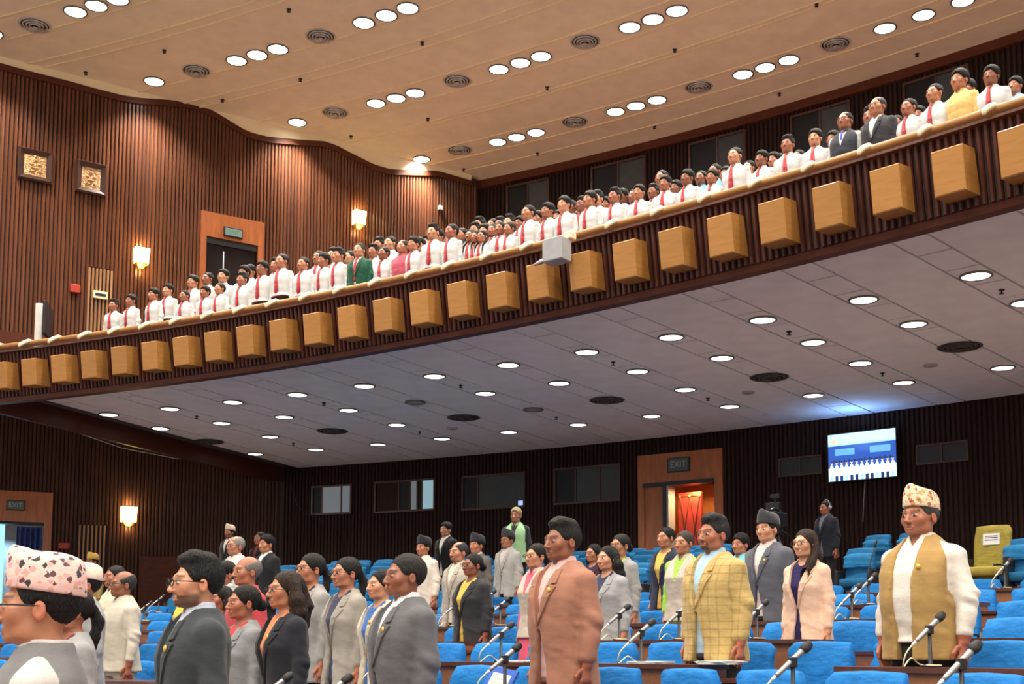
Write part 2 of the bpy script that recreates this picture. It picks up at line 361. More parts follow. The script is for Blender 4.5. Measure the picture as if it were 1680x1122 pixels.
# ---- handrail with cream brackets
hr = tag(empty('handrail', P(42.6, .62, 6.65)), 'long curved varnished wooden handrail with cream brackets along the balcony', 'handrail')
off = hr.location
def child_arc(name, prof, t0, t1, n, mat, parent):
    v, f = arc_mesh(prof, t0, t1, n, True); o = Vector(parent.location); return mesh_obj(name, [(x-o.x, y-o.y, z-o.z) for x, y, z in v], f, mat, parent, True)
child_arc('rail', [(42.60, 7.125), (42.60, 7.18), (42.63, 7.20), (42.74, 7.20), (42.77, 7.18), (42.77, 7.13), (42.74, 7.115)], .33, .895, 110, M['railwood'], hr)
child_arc('lower_rail', [(42.66, 7.045), (42.66, 7.06), (42.69, 7.06), (42.69, 7.045)], .33, .895, 80, M['metal'], hr)
mb = MB(); mb.tube([(0, .10, .52), (0, .02, .515), (0, -.10, .455), (0, -.20, .385), (0, -.215, .345)], [.030, .038, .038, .034, .020], 8); brk = mb.mesh('rail_bracket', M['creamwhite'], True)
for t in [.4061+.01673*k-.004 for k in range(-3, 29)]:
    x, y, z = P(42.6, t, 6.68); data_obj('bracket', brk, hr, (x-off.x, y-off.y, z-off.z), -t)
# ---- round ceiling lamps and vents
def lamp_meshes(r, lens, depth=.05):
    a = MB().lathe([(r*1.16, 0), (r*1.18, -.018), (r*1.06, -.028), (r, -.012), (r*.98, .02), (r*1.0, .05), (r*1.16, .05)], 24).mesh('lamp_ring', M['trimring'], True)
    b = MB().lathe([(r*1.0, -.012), (r*.8, -.020), (0, -.022)], 24).mesh('lamp_lens', lens, True); return a, b
ringA, lensA = lamp_meshes(.19, M['lens']); ringB, lensB = lamp_meshes(.185, M['lens2'])
def lamp(ring, lens, R, t, z, label, group, cat='downlight'):
    o = tag(empty('downlight', P(R, t, z), -t), label, cat, group)
    data_obj('trim_ring', ring, o); data_obj('lens', lens, o); return o
def vent_meshes(r, mat):
    out = MB()
    for q, d in ((1.0, .02), (.80, .035), (.60, .05), (.40, .06)):
        out.lathe([(r*q, -.004), (r*(q-.05), -d), (r*(q-.13), -d*.55), (r*(q-.15), .01), (r*q, .01)], 22)
    return out.mesh('vent_rings', mat, True), MB().lathe([(r*.98, -.006), (0, -.006)], 22).mesh('vent_back', M['black']), MB().lathe([(r*.14, -.05), (r*.1, -.07), (0, -.07)], 12).mesh('vent_hub', mat, True)
vA = vent_meshes(.30, M['vent']); vB = vent_meshes(.36, M['ventdirty'])
def vent(vm, R, t, z, label, group):
    o = tag(empty('ceiling_vent', P(R, t, z), -t), label, 'vent', group)
    data_obj('rings', vm[0], o); data_obj('back_plate', vm[1], o); data_obj('hub', vm[2], o); return o
spr_me = MB().lathe([(.03, 0), (.045, -.008), (.04, -.018), (.014, -.022), (.012, -.05), (.036, -.054), (.036, -.062), (0, -.062)], 10).mesh('sprinkler', M['metal_dark'], True)
ROWS = {'Z': (42.7, [.3698, .4189, .4309, .443]), 'A': (45.5, [.4074, .4548, .4663, .4778, .5241, .5359, .5469]), 'B': (48.39, [.4424, .4865, .4974, .5077, .5513, .5621, .5723, .6145, .6249, .6356]), 'C': (51.41, [.4726, .514, .5241, .5343, .5745, .5844, .5945, .6339, .6436, .6538, .6929, .7076, .7221])}
RN = {'Z': 'in the nearest upper ceiling row', 'A': 'in the second upper ceiling row', 'B': 'in the third upper ceiling row', 'C': 'in the rear upper ceiling row'}
for r, (R, ts) in ROWS.items():
    for i, t in enumerate(ts): lamp(ringA, lensA, R, t, 13.5, 'bright round downlight %s, %s from left' % (RN[r], nth(i+1)), 'upper ceiling downlights')
for r, R, ts in (('Z', 42.78, [.3935]), ('A', 45.5, [.4319, .5012]), ('B', 48.37, [.4641, .5302, .5939]), ('C', 51.38, [.4939, .5544, .6143, .6735])):
    for i, t in enumerate(ts): vent(vA, R, t, 13.5, 'round grey air vent %s, %s from left' % (RN[r], nth(i+1)), 'upper ceiling vents')
SPR = [(44.63, .384), (44.54, .4315), (44.42, .5032), (46.77, .4248), (46.72, .4699), (46.67, .5361), (49.54, .4567), (49.56, .4989), (49.6, .5606), (49.65, .6208), (49.75, .6802), (52.4, .4846), (52.44, .524), (52.56, .5821), (52.65, .639), (52.78, .6949)]
SN = {44: 'the nearest', 46: 'the second', 49: 'the third', 52: 'the rear'}; cnt = {}
for R, t in SPR:
    k = int(R); cnt[k] = cnt.get(k, 0)+1
    tag(data_obj('sprinkler', spr_me, None, P(R, t, 13.5), -t), 'small dark sprinkler in %s upper ceiling sprinkler row, %s from left' % (SN[k], nth(cnt[k])), 'sprinkler', 'upper ceiling sprinklers')
# soffit lamps: four rows; the third row alternates lamp and vent
SR = [45.92, 47.63, 49.46, 51.41]
RNS = ['front', 'second', 'third', 'rear']; unlit = {(7, 1), (6, 2)}; num = [0]*4; vn = 0; sn = 0
for k in range(11, -3, -1):
    t = T0-k*DT
    for j in range(4):
        if j == 2 and k % 2 == 1:
            vn += 1; vent(vB, SR[j], t, ZS, 'large soot-blackened round vent under the balcony, %s from the left wall' % nth(vn), 'vents under the balcony')
        elif (k, j) in unlit:
            o = tag(empty('unlit_downlight', P(SR[j], t, ZS), -t), 'unlit blue-grey round downlight under the balcony in the %s lamp row' % RNS[j], 'downlight')
            data_obj('trim_ring', ringB, o); MB().lathe([(.185, -.012), (.1, -.018), (0, -.02)], 18).build('lens', M['grey'], o, True)
        else:
            num[j] += 1; lamp(ringB, lensB, SR[j], t, ZS, 'lit round downlight under the balcony, %s lamp row, %s from the left' % (RNS[j], nth(num[j])), 'downlights under the balcony')
            area_light('soffit_downlight_beam', P(SR[j], t, ZS-.05), 24, .3, (1, .96, .88), 1.9)
    if k % 2 == 0:
        for R in (46.78, 50.42):
            sn += 1; tag(data_obj('sprinkler', spr_me, None, P(R, t, ZS), -t), 'tiny dark sprinkler under the balcony, %s counted from the left wall' % nth(sn), 'sprinkler', 'sprinklers under the balcony')
    elif k in (3, 7, 1):
        tag(MB().lathe([(.13, 0), (.12, -.02), (0, -.024)], 16).build('ceiling_speaker', M['grey'], None, True, P(50.4, t-DT*.5, ZS)), 'flat grey disc speaker under the balcony %s' % {3: 'beside the vent near the red door', 7: 'above the dark windows', 1: 'above the wall screen'}[k], 'speaker')
# ---- pictures on the upper left wall
mg, nt, b = new_mat('carved_golden_relief'); nz = setup_noise(nt, 26, 5); r = ramp(nt, nz.outputs[0], [(.32, (.34, .16, .05)), (.6, (.74, .46, .20))]); nt.links.new(r.outputs[0], b.inputs['Base Color']); b.inputs['Roughness'].default_value = .5; add_bump(nt, b, nz.outputs[0], 1.0, .05)
def picture(s0, s1, z0, z1, label):
    W, H = (s1-s0)/2, (z1-z0)/2
    o = tag(empty('relief_picture', ul((s0+s1)/2, (z0+z1)/2, .05), ULA), label, 'picture', 'framed reliefs'); bd = .12
    ring = lambda w, h, y: [(-w, y, -h), (w, y, -h), (w, y, h), (-w, y, h)]
    MB().rings([ring(W, H, 0), ring(W, H, -.05), ring(W-.03, H-.03, -.09), ring(W-bd, H-bd, -.03), ring(W-bd, H-bd, 0)], True, False).build('frame', M['darkpic'], o)
    MB().box(-W+bd, W-bd, -.032, 0, -H+bd, H-bd).build('relief', mg, o)
    mb = MB()
    for (x, z, a, c) in ((0, .11, .10, .06), (-.07, .02, .09, .05), (.08, .03, .09, .05), (0, -.05, .16, .05), (-.05, -.13, .12, .04), (.09, -.12, .08, .05), (0, .19, .05, .05)):
        mb.rings([[(x+q*a*.5*math.cos(u*PI/5), y, z+q*c*.5*math.sin(u*PI/5)) for u in range(10)] for q, y in ((1, -.03), (.8, -.05), (.3, -.055))])
    mb.build('raised_carving', mg, o)
M['darkpic'] = mat_plain('dark_frame', (.055, .024, .018), .28, var=.2, coat=.4)
picture(.40, 1.07, 10.9, 11.57, 'carved golden relief in a dark square frame, the left one on the ribbed wall')
picture(1.52, 2.14, 10.87, 11.56, 'carved golden relief in a dark square frame, the right one nearer the exit door')
# ---- sconces
def sconce(fn, ang, s, z0, w, h, label):
    o = tag(empty('wall_sconce', fn(s, z0, .05), ang), label, 'wall lamp', 'glowing wall sconces')
    MB().rings([[(-w*.5, -.16, 0), (w*.5, -.16, 0), (w*.5, 0, 0), (-w*.5, 0, 0)], [(-w*.54, -.2, h), (w*.54, -.2, h), (w*.54, 0, h), (-w*.54, 0, h)]], True, True).build('shade', M['shade'], o)
    MB().rings([[(-w*.18, -.08, -.1), (w*.18, -.08, -.1), (w*.18, 0, -.1), (-w*.18, 0, -.1)], [(-w*.45, -.17, -.005), (w*.45, -.17, -.005), (w*.45, 0, -.005), (-w*.45, 0, -.005)]]).build('bracket', M['gold'], o)
    for dz in (h+.12, -.14):
        l = bpy.data.lights.new('sconce_glow', 'POINT'); l.energy = 9; l.color = (1, .68, .28); l.shadow_soft_size = .08; p_ = bpy.data.objects.new('sconce_glow', l); p_.location = fn(s, z0+dz, .18); COL.objects.link(p_)
sconce(ul, ULA, 2.9, 9.58, .28, .32, 'glowing yellow wall sconce to the left of the upper exit door')
sconce(ul, ULA, 7.9, 11.42, .27, .32, 'glowing yellow wall sconce high on the wall behind the schoolchildren')
sconce(ll, LLA, 3.03, 4.83, .38, .40, 'glowing yellow wall sconce on the lower wall below the balcony')
# ---- exit door on the balcony level
def text_obj(name, txt, size, mat, parent, loc, rot=(PI/2, 0, 0)):
    cu = bpy.data.curves.new(name, 'FONT'); cu.body = txt; cu.size = size; cu.align_x = 'CENTER'; cu.align_y = 'CENTER'; cu.extrude = .002
    to = bpy.data.objects.new(name+'_tmp', cu); COL.objects.link(to); dg = bpy.context.evaluated_depsgraph_get(); me = bpy.data.meshes.new_from_object(to.evaluated_get(dg)); bpy.data.objects.remove(to, do_unlink=True)
    me.materials.clear(); me.materials.append(mat); o = data_obj(name, me, parent, loc); o.rotation_euler = rot; return o
M['exitgreen'] = mat_emit('exit_sign_face', (.42, .62, .48), .40); M['exittext'] = mat_plain('exit_text', (.06, .22, .14), .6)
M['exitgrey'] = mat_plain('unlit_sign_face', (.07, .095, .085), .3)
def exit_sign(fn, ang, s, z, w, h, label, lit):
    o = tag(empty('exit_sign', fn(s, z, .1), ang), label, 'exit sign')
    MB().box(-w/2, w/2, -.03, .02, -h/2, h/2, .004).build('case', M['metal_dark'], o)
    MB().box(-w/2+.025, w/2-.025, -.036, -.03, -h/2+.025, h/2-.025).build('face', M['exitgreen'] if lit else M['exitgrey'], o)
    text_obj('lettering', 'EXIT', h*.62, M['exittext'] if lit else M['grey'], o, (0, -.04, 0)); return o
d1 = tag(empty('door_1', ul(4.885, 6.66), ULA), kind='structure')
mb = MB(); mb.box(-.725, -.595, -.09, 0, 0, 4.42); mb.box(.595, .725, -.09, 0, 0, 4.42); mb.box(-.595, .595, -.09, 0, 3.86, 4.42); mb.build('door_surround', M['doorwood'], d1)
MB().box(-.595, .595, -.05, 0, 3.72, 3.86).build('door_header', M['black'], d1)
for x0, x1 in ((-.59, -.19), (-.165, .59)): MB().box(x0, x1, -.03, 0, 0, 3.72).build('door_leaf', M['darkwood'], d1)
M['slit'] = mat_emit('daylight_slit', (.95, .98, 1), 1.6); MB().box(-.19, -.165, -.012, -.004, 1.5, 3.6).build('light_gap', M['slit'], d1)
exit_sign(ul, ULA, 4.885, 10.64, .43, .21, 'lit pale green EXIT sign over the upper left door', True)
# ---- lighter ribbed air grille with white box, fire alarm
def grille(fn, ang, s0, s1, z0, z1, label, box):
    o = tag(empty('air_grille', fn((s0+s1)/2, z0, 0), ang), label, 'grille'); W = s1-s0; n = 7
    M.setdefault('lightrib', mat_wood('light_rib_wood', (.34, .17, .08), .4, (10, 10, .5), .25, .2, .1))
    for i in range(n): x = -W/2+(i+.5)*W/n; MB().box(x-.022, x+.022, -.06, 0, 0, z1-z0, .006).build('slat', M['lightrib'], o)
    MB().box(-W/2, W/2, -.012, 0, 0, z1-z0).build('back', M['wallback'], o)
    if box:
        zz = .52*(z1-z0); MB().box(-.15, .15, -.11, -.06, zz, zz+.16, .008).build('label_plate', M['creamwhite'], o); MB().box(-.11, .11, -.113, -.109, zz+.05, zz+.11).build('dark_strip', M['metal_dark'], o)
grille(ul, ULA, 1.84, 2.37, 8.0, 9.36, 'pale slatted air grille with a small cream plate beside the first schoolboy', True)
grille(ll, LLA, 1.79, 2.5, 2.6, 4.72, 'pale slatted air grille on the lower wall behind the cap wearer', False)
tag(MB().box(-.1, .1, -.10, 0, -.09, .09, .02).build('fire_alarm', M['red'], None, False, ul(1.6, 8.82, .04), ULA), 'small red fire alarm box on the upper left wall', 'fire alarm')
tag(MB().box(-.13, .13, -.10, 0, -.08, .08, .02).build('fire_alarm', M['red'], None, False, ll(1.47, 4.15, .04), LLA), 'small red fire alarm box on the lower left wall', 'fire alarm')
tag(MB().box(-.05, .05, -.10, 0, -.05, .05, .01).build('wall_sensor', M['white'], None, False, ul(10.1, 12.3, .05), ULA), 'tiny white sensor box high on the dark wall near the corner', 'sensor')
tag(MB().box(-.05, .05, -.10, 0, -.05, .05, .01).build('wall_socket', M['creamwhite'], None, False, ll(6.55, 4.0, .05), LLA), 'tiny yellowish box on the dark wall at the lower corner', 'socket')
tag(MB().box(-.62, .62, -.08, 0, 0, 1.9).build('low_wall_panel', M['redwood'], None, False, ll(3.96, 2.05, 0), LLA), 'plain dark red wooden panel at the foot of the lower left wall', 'panel')
tag(MB().box(-1.2, 1.2, -.08, 0, 0, 1.1).build('low_wall_panel', M['redwood'], None, False, ul(1.0, 6.66, .05), ULA), 'plain red wooden panel at the foot of the upper left wall', 'panel')
mb = MB(); mb.tube([ll(s, z, .09) for s, z in ((.2, 7.8), (.99, 7.32), (1.9, 7.05), (2.81, 6.79), (4.2, 6.6), (5.5, 6.68), (6.9, 6.3))], .012, 6); tag(mb.build('wall_cable', M['grey'], None, True), 'thin pale cable slung along the lower left wall', 'cable')
mb = MB(); mb.tube([P(53.75, t, z) for t, z in ((.372, 6.45), (.373, 5.9), (.376, 5.5), (.381, 5.2), (.387, 5.15))], .012, 6); tag(mb.build('wall_cable', M['black'], None, True), 'thin dark cable hanging by the first back window', 'cable')
# ---- lower left doorway
d2 = tag(empty('door_2', ll(0, 2.1), LLA), kind='structure')
mb = MB(); mb.box(.97, 1.16, -.09, 0, 0, 3.41); mb.box(-1.1, .97, -.09, 0, 2.63, 3.41); mb.box(-1.1, -.9, -.09, 0, 0, 2.63); mb.build('door_surround', M['doorwood'], d2)
MB().box(-.9, .97, -.05, .15, 2.57, 2.64).build('door_header', M['black'], d2)
M['daylight'] = mat_emit('daylight', (.30, .86, 1.0), 1.5); M['bluewall'] = mat_plain('corridor_wall', (.45, .52, .56), .8)
MB().box(-.9, .06, 2.0, 2.05, -.3, 2.9).build('daylight_opening', M['daylight'], d2)
MB().box(.06, 1.6, 1.9, 2.05, -.3, 2.9).build('corridor_wall', M['bluewall'], d2)
def curtain(x0, x1, y, z0, z1, n, amp):
    v = []; f = []; m = n*8
    for i in range(m+1):
        x = x0+(x1-x0)*i/m; yy = y+amp*math.sin(i/8*2*PI)
        v += [(x, yy, z0), (x, yy, z1)]
    for i in range(m): f.append((2*i, 2*i+2, 2*i+3, 2*i+1))
    return v, f
M['bluecurtain'] = mat_plain('blue_curtain', (.035, .075, .26), .8, var=.3)
v, f = curtain(.34, .96, .35, .0, 2.55, 5, .05); mesh_obj('curtain', v, f, M['bluecurtain'], d2, True)
area_light('corridor_light', ll(.0, 4.5, -1.2), 30, .8, (.55, .85, 1.0), 2.8)
exit_sign(ll, LLA, .28, 5.14, .44, .26, 'unlit dark EXIT sign over the blue curtained doorway', False)
# ---- back doorway with red padded leaf
tb = .5808
def bk(t): return -t
d3 = tag(empty('door_3', P(53.9, tb, fl(17)), -tb), kind='structure'); F17 = fl(17)
W0, W1, O0, O1 = (.5608-tb)*53.9, (.6007-tb)*53.9, (.5755-tb)*53.9, (.5969-tb)*53.9
HT, HO = 6.1-F17, 5.33-F17
mb = MB(); mb.box(W0, W0+.16, -.1, 0, 0, HT); mb.box(O1, W1, -.1, 0, 0, HT); mb.box(W0+.16, O1, -.1, 0, HO+.05, HT); mb.build('door_surround', M['doorwood'], d3)
MB().box(W0+.16, O0-.14, -.06, 0, 0, HO).build('closed_leaf', M['doorwood'], d3)
MB().box(W0+.14, O1, -.14, .0, HO, HO+.09).build('door_header', M['black'], d3)
MB().box(O0-.14, O0-.05, -.12, .25, 0, HO).build('door_jamb', M['metal_dark'], d3); MB().box(O0-.05, O0, -.10, .25, 0, HO).build('jamb_edge', M['grey'], d3)
M['orangewall'] = mat_plain('corridor_orange', (.62, .23, .06), .6, var=.08)
mb = MB(); mb.box(O0-.3, O1+.6, 1.3, 1.36, -.1, HO+.4); mb.box(O1+.05, O1+.1, .2, 1.3, -.1, HO+.4); mb.box(O0-.3, O1+.6, .2, 1.3, HO+.25, HO+.32); mb.box(O0-.3, O1+.6, .2, 1.3, -.08, 0); mb.box(O0-.3, O0-.25, .2, 1.3, -.1, HO+.4); mb.build('corridor', M['orangewall'], d3)
MB().box(O1-.42, O1-.41, 1.29, 1.3, 0, HO+.3).build('corridor_panel_joint', M['desktop'], d3)
pd = MB().box(O0+.03, O0+.66, .32, .38, 0, HO-.13, .02).build('padded_leaf', M['redpad'], d3)
mb = MB(); x0, x1 = O0+.10, O0+.60; xm = (x0+x1)/2; zt = HO-.22
for z in (zt, zt-1.5):
    for a, b in (((x0, z), (xm, z-1.5)), ((xm, z), (x0, z-1.5)), ((xm, z), (x1, z-1.5)), ((x1, z), (xm, z-1.5))): mb.tube([(a[0], .315, a[1]), (b[0], .315, max(b[1], .05))], .012, 5)
mb.tube([(x0, .315, zt), (x1, .315, zt)], .012, 5); mb.build('strap', M['desktop'], pd)
mb = MB()
for x in (x0, xm, x1): mb.tube([(x, .32, zt), (x, .295, zt)], .03, 8)
mb.build('stud', M['gold'], pd)
xx = CX+(53.9+.8)*math.sin(tb); yy = CY+(53.9+.8)*math.cos(tb)
area_light('corridor_lamp', P(54.06, tb+.004, HO+F17-.02), 34, .3, (1, .62, .28), 3.0)
def bw(R): return lambda s, z, d=0: None
o = tag(empty('exit_sign', P(53.78, .5808, 5.80), -.5808), 'unlit dark EXIT sign over the red padded door', 'exit sign')
MB().box(-.28, .28, -.03, .02, -.17, .17, .004).build('case', M['metal_dark'], o); MB().box(-.25, .25, -.036, -.03, -.14, .14).build('face', M['exitgrey'], o); text_obj('lettering', 'EXIT', .2, M['grey'], o, (0, -.04, 0))
# ---- windows in the back wall
M['winlit'] = mat_emit('lit_room_pane', (.50, .56, .60), .22); M['winblue'] = mat_emit('lit_blue_pane', (.40, .66, .74), .55); M['windim'] = mat_plain('dim_pane', (.050, .056, .058), .5, spec=.3); M['winframe'] = mat_wood('window_frame_wood', (.075, .030, .020), .4, (10, 2, 2), .2, .2, .05)
def window(n, R, t0, t1, z0, z1, panes):
    tm = (t0+t1)/2; W = (t1-t0)*R/2; o = tag(empty('window_%d' % n, P(R, tm, z0), -tm), kind='structure'); H = z1-z0
    mb = MB()
    for a in ((-W, W, 0, .05), (-W, W, H-.05, H)): mb.box(a[0], a[1], -.12, 0, a[2], a[3])
    for a in ((-W, -W+.05), (W-.05, W)): mb.box(a[0], a[1], -.12, 0, .05, H-.05)
    mb.build('window_frame', M['winframe'], o)
    for x0, x1, m in panes:
        a, b = -W+.05+(2*W-.1)*x0, -W+.05+(2*W-.1)*x1
        MB().box(a+.008, b-.008, -.075, -.05, .05, H-.05).build('pane', m, o)
        MB().box(b-.02, b+.02, -.10, -.04, .05, H-.05).build('mullion', M['winframe'], o) if x1 < 1 else None
window(1, 53.9, .3840, .4075, 5.15, 5.96, [(0, .24, M['glassdark']), (.24, .76, M['winlit']), (.76, 1, M['winlit'])])
window(2, 53.9, .4205, .4548, 5.12, 5.97, [(0, .40, M['rib_back']), (.40, .60, M['glassdark']), (.60, .72, M['winlit']), (.72, .80, M['glassdark']), (.80, 1, M['winblue'])])
window(3, 53.9, .4695, .5036, 5.06, 5.96, [(0, .24, M['glassdark']), (.24, 1, M['windim'])])
window(4, 53.9, .5186, .5522, 5.06, 5.97, [(0, .32, M['glassdark']), (.32, .70, M['windim']), (.70, 1, M['windim'])])
for i, (a, b) in enumerate(((.4990, .5218), (.5436, .5711), (.5920, .6186), (.6386, .6640), (.6855, .7110), (.7320, .7570))):
    window(5+i, 53.35, a, b, 12.0, 13.2, [(0, .5, M['glassdark']), (.5, 1, M['windim'])])
mb = MB(); mb.box(-.06, .06, -.02, 0, -.05, .06)  # lamp reflection in the window glass, put in as a small glowing block
tag(mb.build('reflected_lamp', mat_emit('reflection_spot', (.35, .5, 1), 1.2), None, False, P(53.83, .5010, 5.17), -.501), 'small bluish glowing patch standing in for a lamp reflection at the corner of the third back window', 'lamp reflection')
for i, (a, b, z0, z1) in enumerate(((.6258, .6442, 5.31, 5.73), (.6822, .7018, 5.29, 5.71))):
    tm = (a+b)/2; W = (b-a)*53.9/2; o = tag(empty('wall_hatch', P(53.9, tm, z0), -tm), 'dark two-part recessed hatch in the back wall, %s the bright screen' % ('left of' if i == 0 else 'right of'), 'hatch', 'wall hatches'); H = z1-z0
    mb = MB()
    for q in ((-W, W, 0, .035), (-W, W, H-.035, H)): mb.box(q[0], q[1], -.1, 0, q[2], q[3])
    for x in (-W, -.02, W-.035): mb.box(x, x+.035, -.1, 0, .035, H-.035)
    mb.build('frame', M['winframe'], o)
    MB().box(-W+.03, -.02, -.07, -.05, .03, H-.03).build('panel', M['black'], o); MB().box(.015, W-.03, -.07, -.05, .03, H-.03).build('panel', M['black'], o)
# ---- wall screen
tm = .6624; o = tag(empty('wall_screen', P(53.62, tm, 5.06), -tm), 'bright wall-mounted screen showing a row of people on blue', 'screen'); W = .75; H = 1.04
MB().box(-W, W, -.03, .08, 0, H, .01).build('casing', M['black'], o); MB().box(-.25, .25, .08, .3, .3, .7).build('mount', M['metal_dark'], o)
cols = [((.55, .92, 1.0), 1.5), ((.03, .13, .62), 1.0), ((.16, .50, .90), 1.2), ((.70, .92, 1.0), 1.7), ((.01, .05, .25), .8), ((.95, .62, .40), 1.4), ((.35, .75, .98), 1.5)]
mats = [mat_emit('screen_%d' % i, c, s*.9) for i, (c, s) in enumerate(cols)]
vs = []; fs = []; mi = []
def quad(x0, x1, z0, z1, m, y):
    n_ = len(vs); vs.extend([(x0, y, z0), (x1, y, z0), (x1, y, z1), (x0, y, z1)]); fs.append((n_, n_+1, n_+2, n_+3)); mi.append(m)
def poly(cx, cz, rx, rz, m, y, n=14):
    n_ = len(vs); vs.extend([(cx+rx*math.cos(2*PI*i/n), y, cz+rz*math.sin(2*PI*i/n)) for i in range(n)]); fs.append(tuple(range(n_, n_+n))); mi.append(m)
e = .02; quad(-W+e, W-e, e, H-e, 1, -.031); quad(-W+e, W-e, .80, H-e, 0, -.0315); quad(-W+e, W-e, .77, .80, 6, -.0315)
for x0, x1 in ((-.58, -.15), (.18, .62)): quad(x0, x1, .56, .70, 2, -.0316)
quad(-W+e, W-e, e, .30, 3, -.0317)
for i in range(13):
    x = -.66+i*.11; poly(x, .25, .046, .12, 3, -.0318); poly(x, .405, .026, .036, 5, -.0319); poly(x, .425, .028, .022, 4, -.032); quad(x-.035, x+.03, e, .13, 4 if i % 3 else 6, -.032)
for i in range(12):
    x = -.60+i*.11; poly(x, .44, .022, .03, 4, -.0317)
poly(-.60, .87, .06, .055, 5, -.032)
me = bpy.data.meshes.new('display'); me.from_pydata(vs, [], fs); me.update()
for m in mats: me.materials.append(m)
me.polygons.foreach_set('material_index', mi); data_obj('display', me, o)
area_light('screen_glow', P(53.1, tm, 5.75), 13, .5, (.20, .45, 1.0), 3.1, (PI-.25, 0, -tm))
mb = MB(); mb.tube([P(53.75, .6624, 5.06), P(53.75, .6616, 4.7), P(53.75, .6610, 4.2)], .01, 5); tag(mb.build('wall_cable', M['grey'], None, True), 'thin pale cable hanging below the bright screen', 'cable')
# ---- floodlight box on the balcony front
t = .6725; o = tag(empty('projector_box', P(42.24, t, 6.80), -t), 'small pale grey projector box clamped to the balcony front', 'projector')
MB().box(-.19, .13, -.22, .02, -.17, .14, .015).build('housing', M['grey'], o); MB().tube([(-.19, -.1, -.08), (-.28, -.12, -.12), (-.34, -.18, -.16)], [.03, .035, .02], 8).build('arm', M['metal'], o, True); MB().box(.02, .16, -.05, .1, .14, .24, .02).build('clamp', M['creamwhite'], o)
# ---- monitor at the left end of the balcony
o = tag(empty('flat_monitor', P(43.4, .3900, 6.66), -.39-1.0), 'tall white post and dark monitor seen edge-on at the balcony end', 'monitor')
MB().box(-.34, .34, .10, .16, .85, 1.50, .02).build('screen', M['black'], o); MB().box(-.07, .07, -.09, .05, 0, 1.5, .01).build('white_post', M['white'], o); MB().box(-.04, .04, .04, .12, 1.1, 1.4).build('bracket', M['metal_dark'], o); MB().box(-.2, .2, -.2, .2, 0, .04).build('base', M['metal_dark'], o)
# ================================================================ PEOPLE: bodies and clothes from signed distance fields
def surface_nets(F, xs, ys, zs):
    """vectorised surface nets on a rectilinear grid"""
    ins = F < 0
    nx, ny, nz = F.shape
    c = np.zeros((nx-1, ny-1, nz-1), np.int16)
    for i in (0, 1):
        for j in (0, 1):
            for k in (0, 1): c += ins[i:nx-1+i, j:ny-1+j, k:nz-1+k]
    act = (c > 0) & (c < 8); ci = np.argwhere(act); idx = -np.ones(act.shape, np.int64); idx[act] = np.arange(len(ci))
    acc = np.zeros((len(ci), 3)); cnt = np.zeros(len(ci))
    G = [xs, ys, zs]
    corners = [(i, j, k) for i in (0, 1) for j in (0, 1) for k in (0, 1)]
    for a in corners:
        for ax in range(3):
            if a[ax]: continue
            b = list(a); b[ax] = 1
            fa = F[ci[:, 0]+a[0], ci[:, 1]+a[1], ci[:, 2]+a[2]]; fb = F[ci[:, 0]+b[0], ci[:, 1]+b[1], ci[:, 2]+b[2]]
            m = (fa < 0) != (fb < 0); t = np.where(m, fa/np.where(m, fa-fb, 1), 0)
            for d in range(3):
                p0 = G[d][ci[:, d]+a[d]]; p1 = G[d][ci[:, d]+b[d]]; acc[:, d] += np.where(m, p0+(p1-p0)*t, 0)
            cnt += m
    V = acc/cnt[:, None]; Q = []
    for ax in range(3):
        sl0 = [slice(None)]*3; sl1 = [slice(None)]*3; sl0[ax] = slice(0, -1); sl1[ax] = slice(1, None)
        A, B = ins[tuple(sl0)], ins[tuple(sl1)]
        o1, o2 = [(1, 2), (2, 0), (0, 1)][ax]
        e = np.argwhere(A != B); e = e[(e[:, o1] > 0) & (e[:, o2] > 0) & (e[:, o1] < F.shape[o1]-1) & (e[:, o2] < F.shape[o2]-1)]
        if not len(e): continue
        q = []
        for d1, d2 in ((1, 1), (0, 1), (0, 0), (1, 0)):
            r = e.copy(); r[:, o1] -= d1; r[:, o2] -= d2; q.append(idx[r[:, 0], r[:, 1], r[:, 2]])
        q = np.stack(q, 1); flip = ~A[e[:, 0], e[:, 1], e[:, 2]]; q[flip] = q[flip][:, ::-1]; Q.append(q)
    return V, np.concatenate(Q)
def axis(*segs):
    """axis(a, (b, step), (c, step) ...)"""
    out = [segs[0]]
    for b, st in segs[1:]:
        n = max(1, int(round((b-out[-1])/st))); out += list(np.linspace(out[-1], b, n+1)[1:])
    return np.array(out)
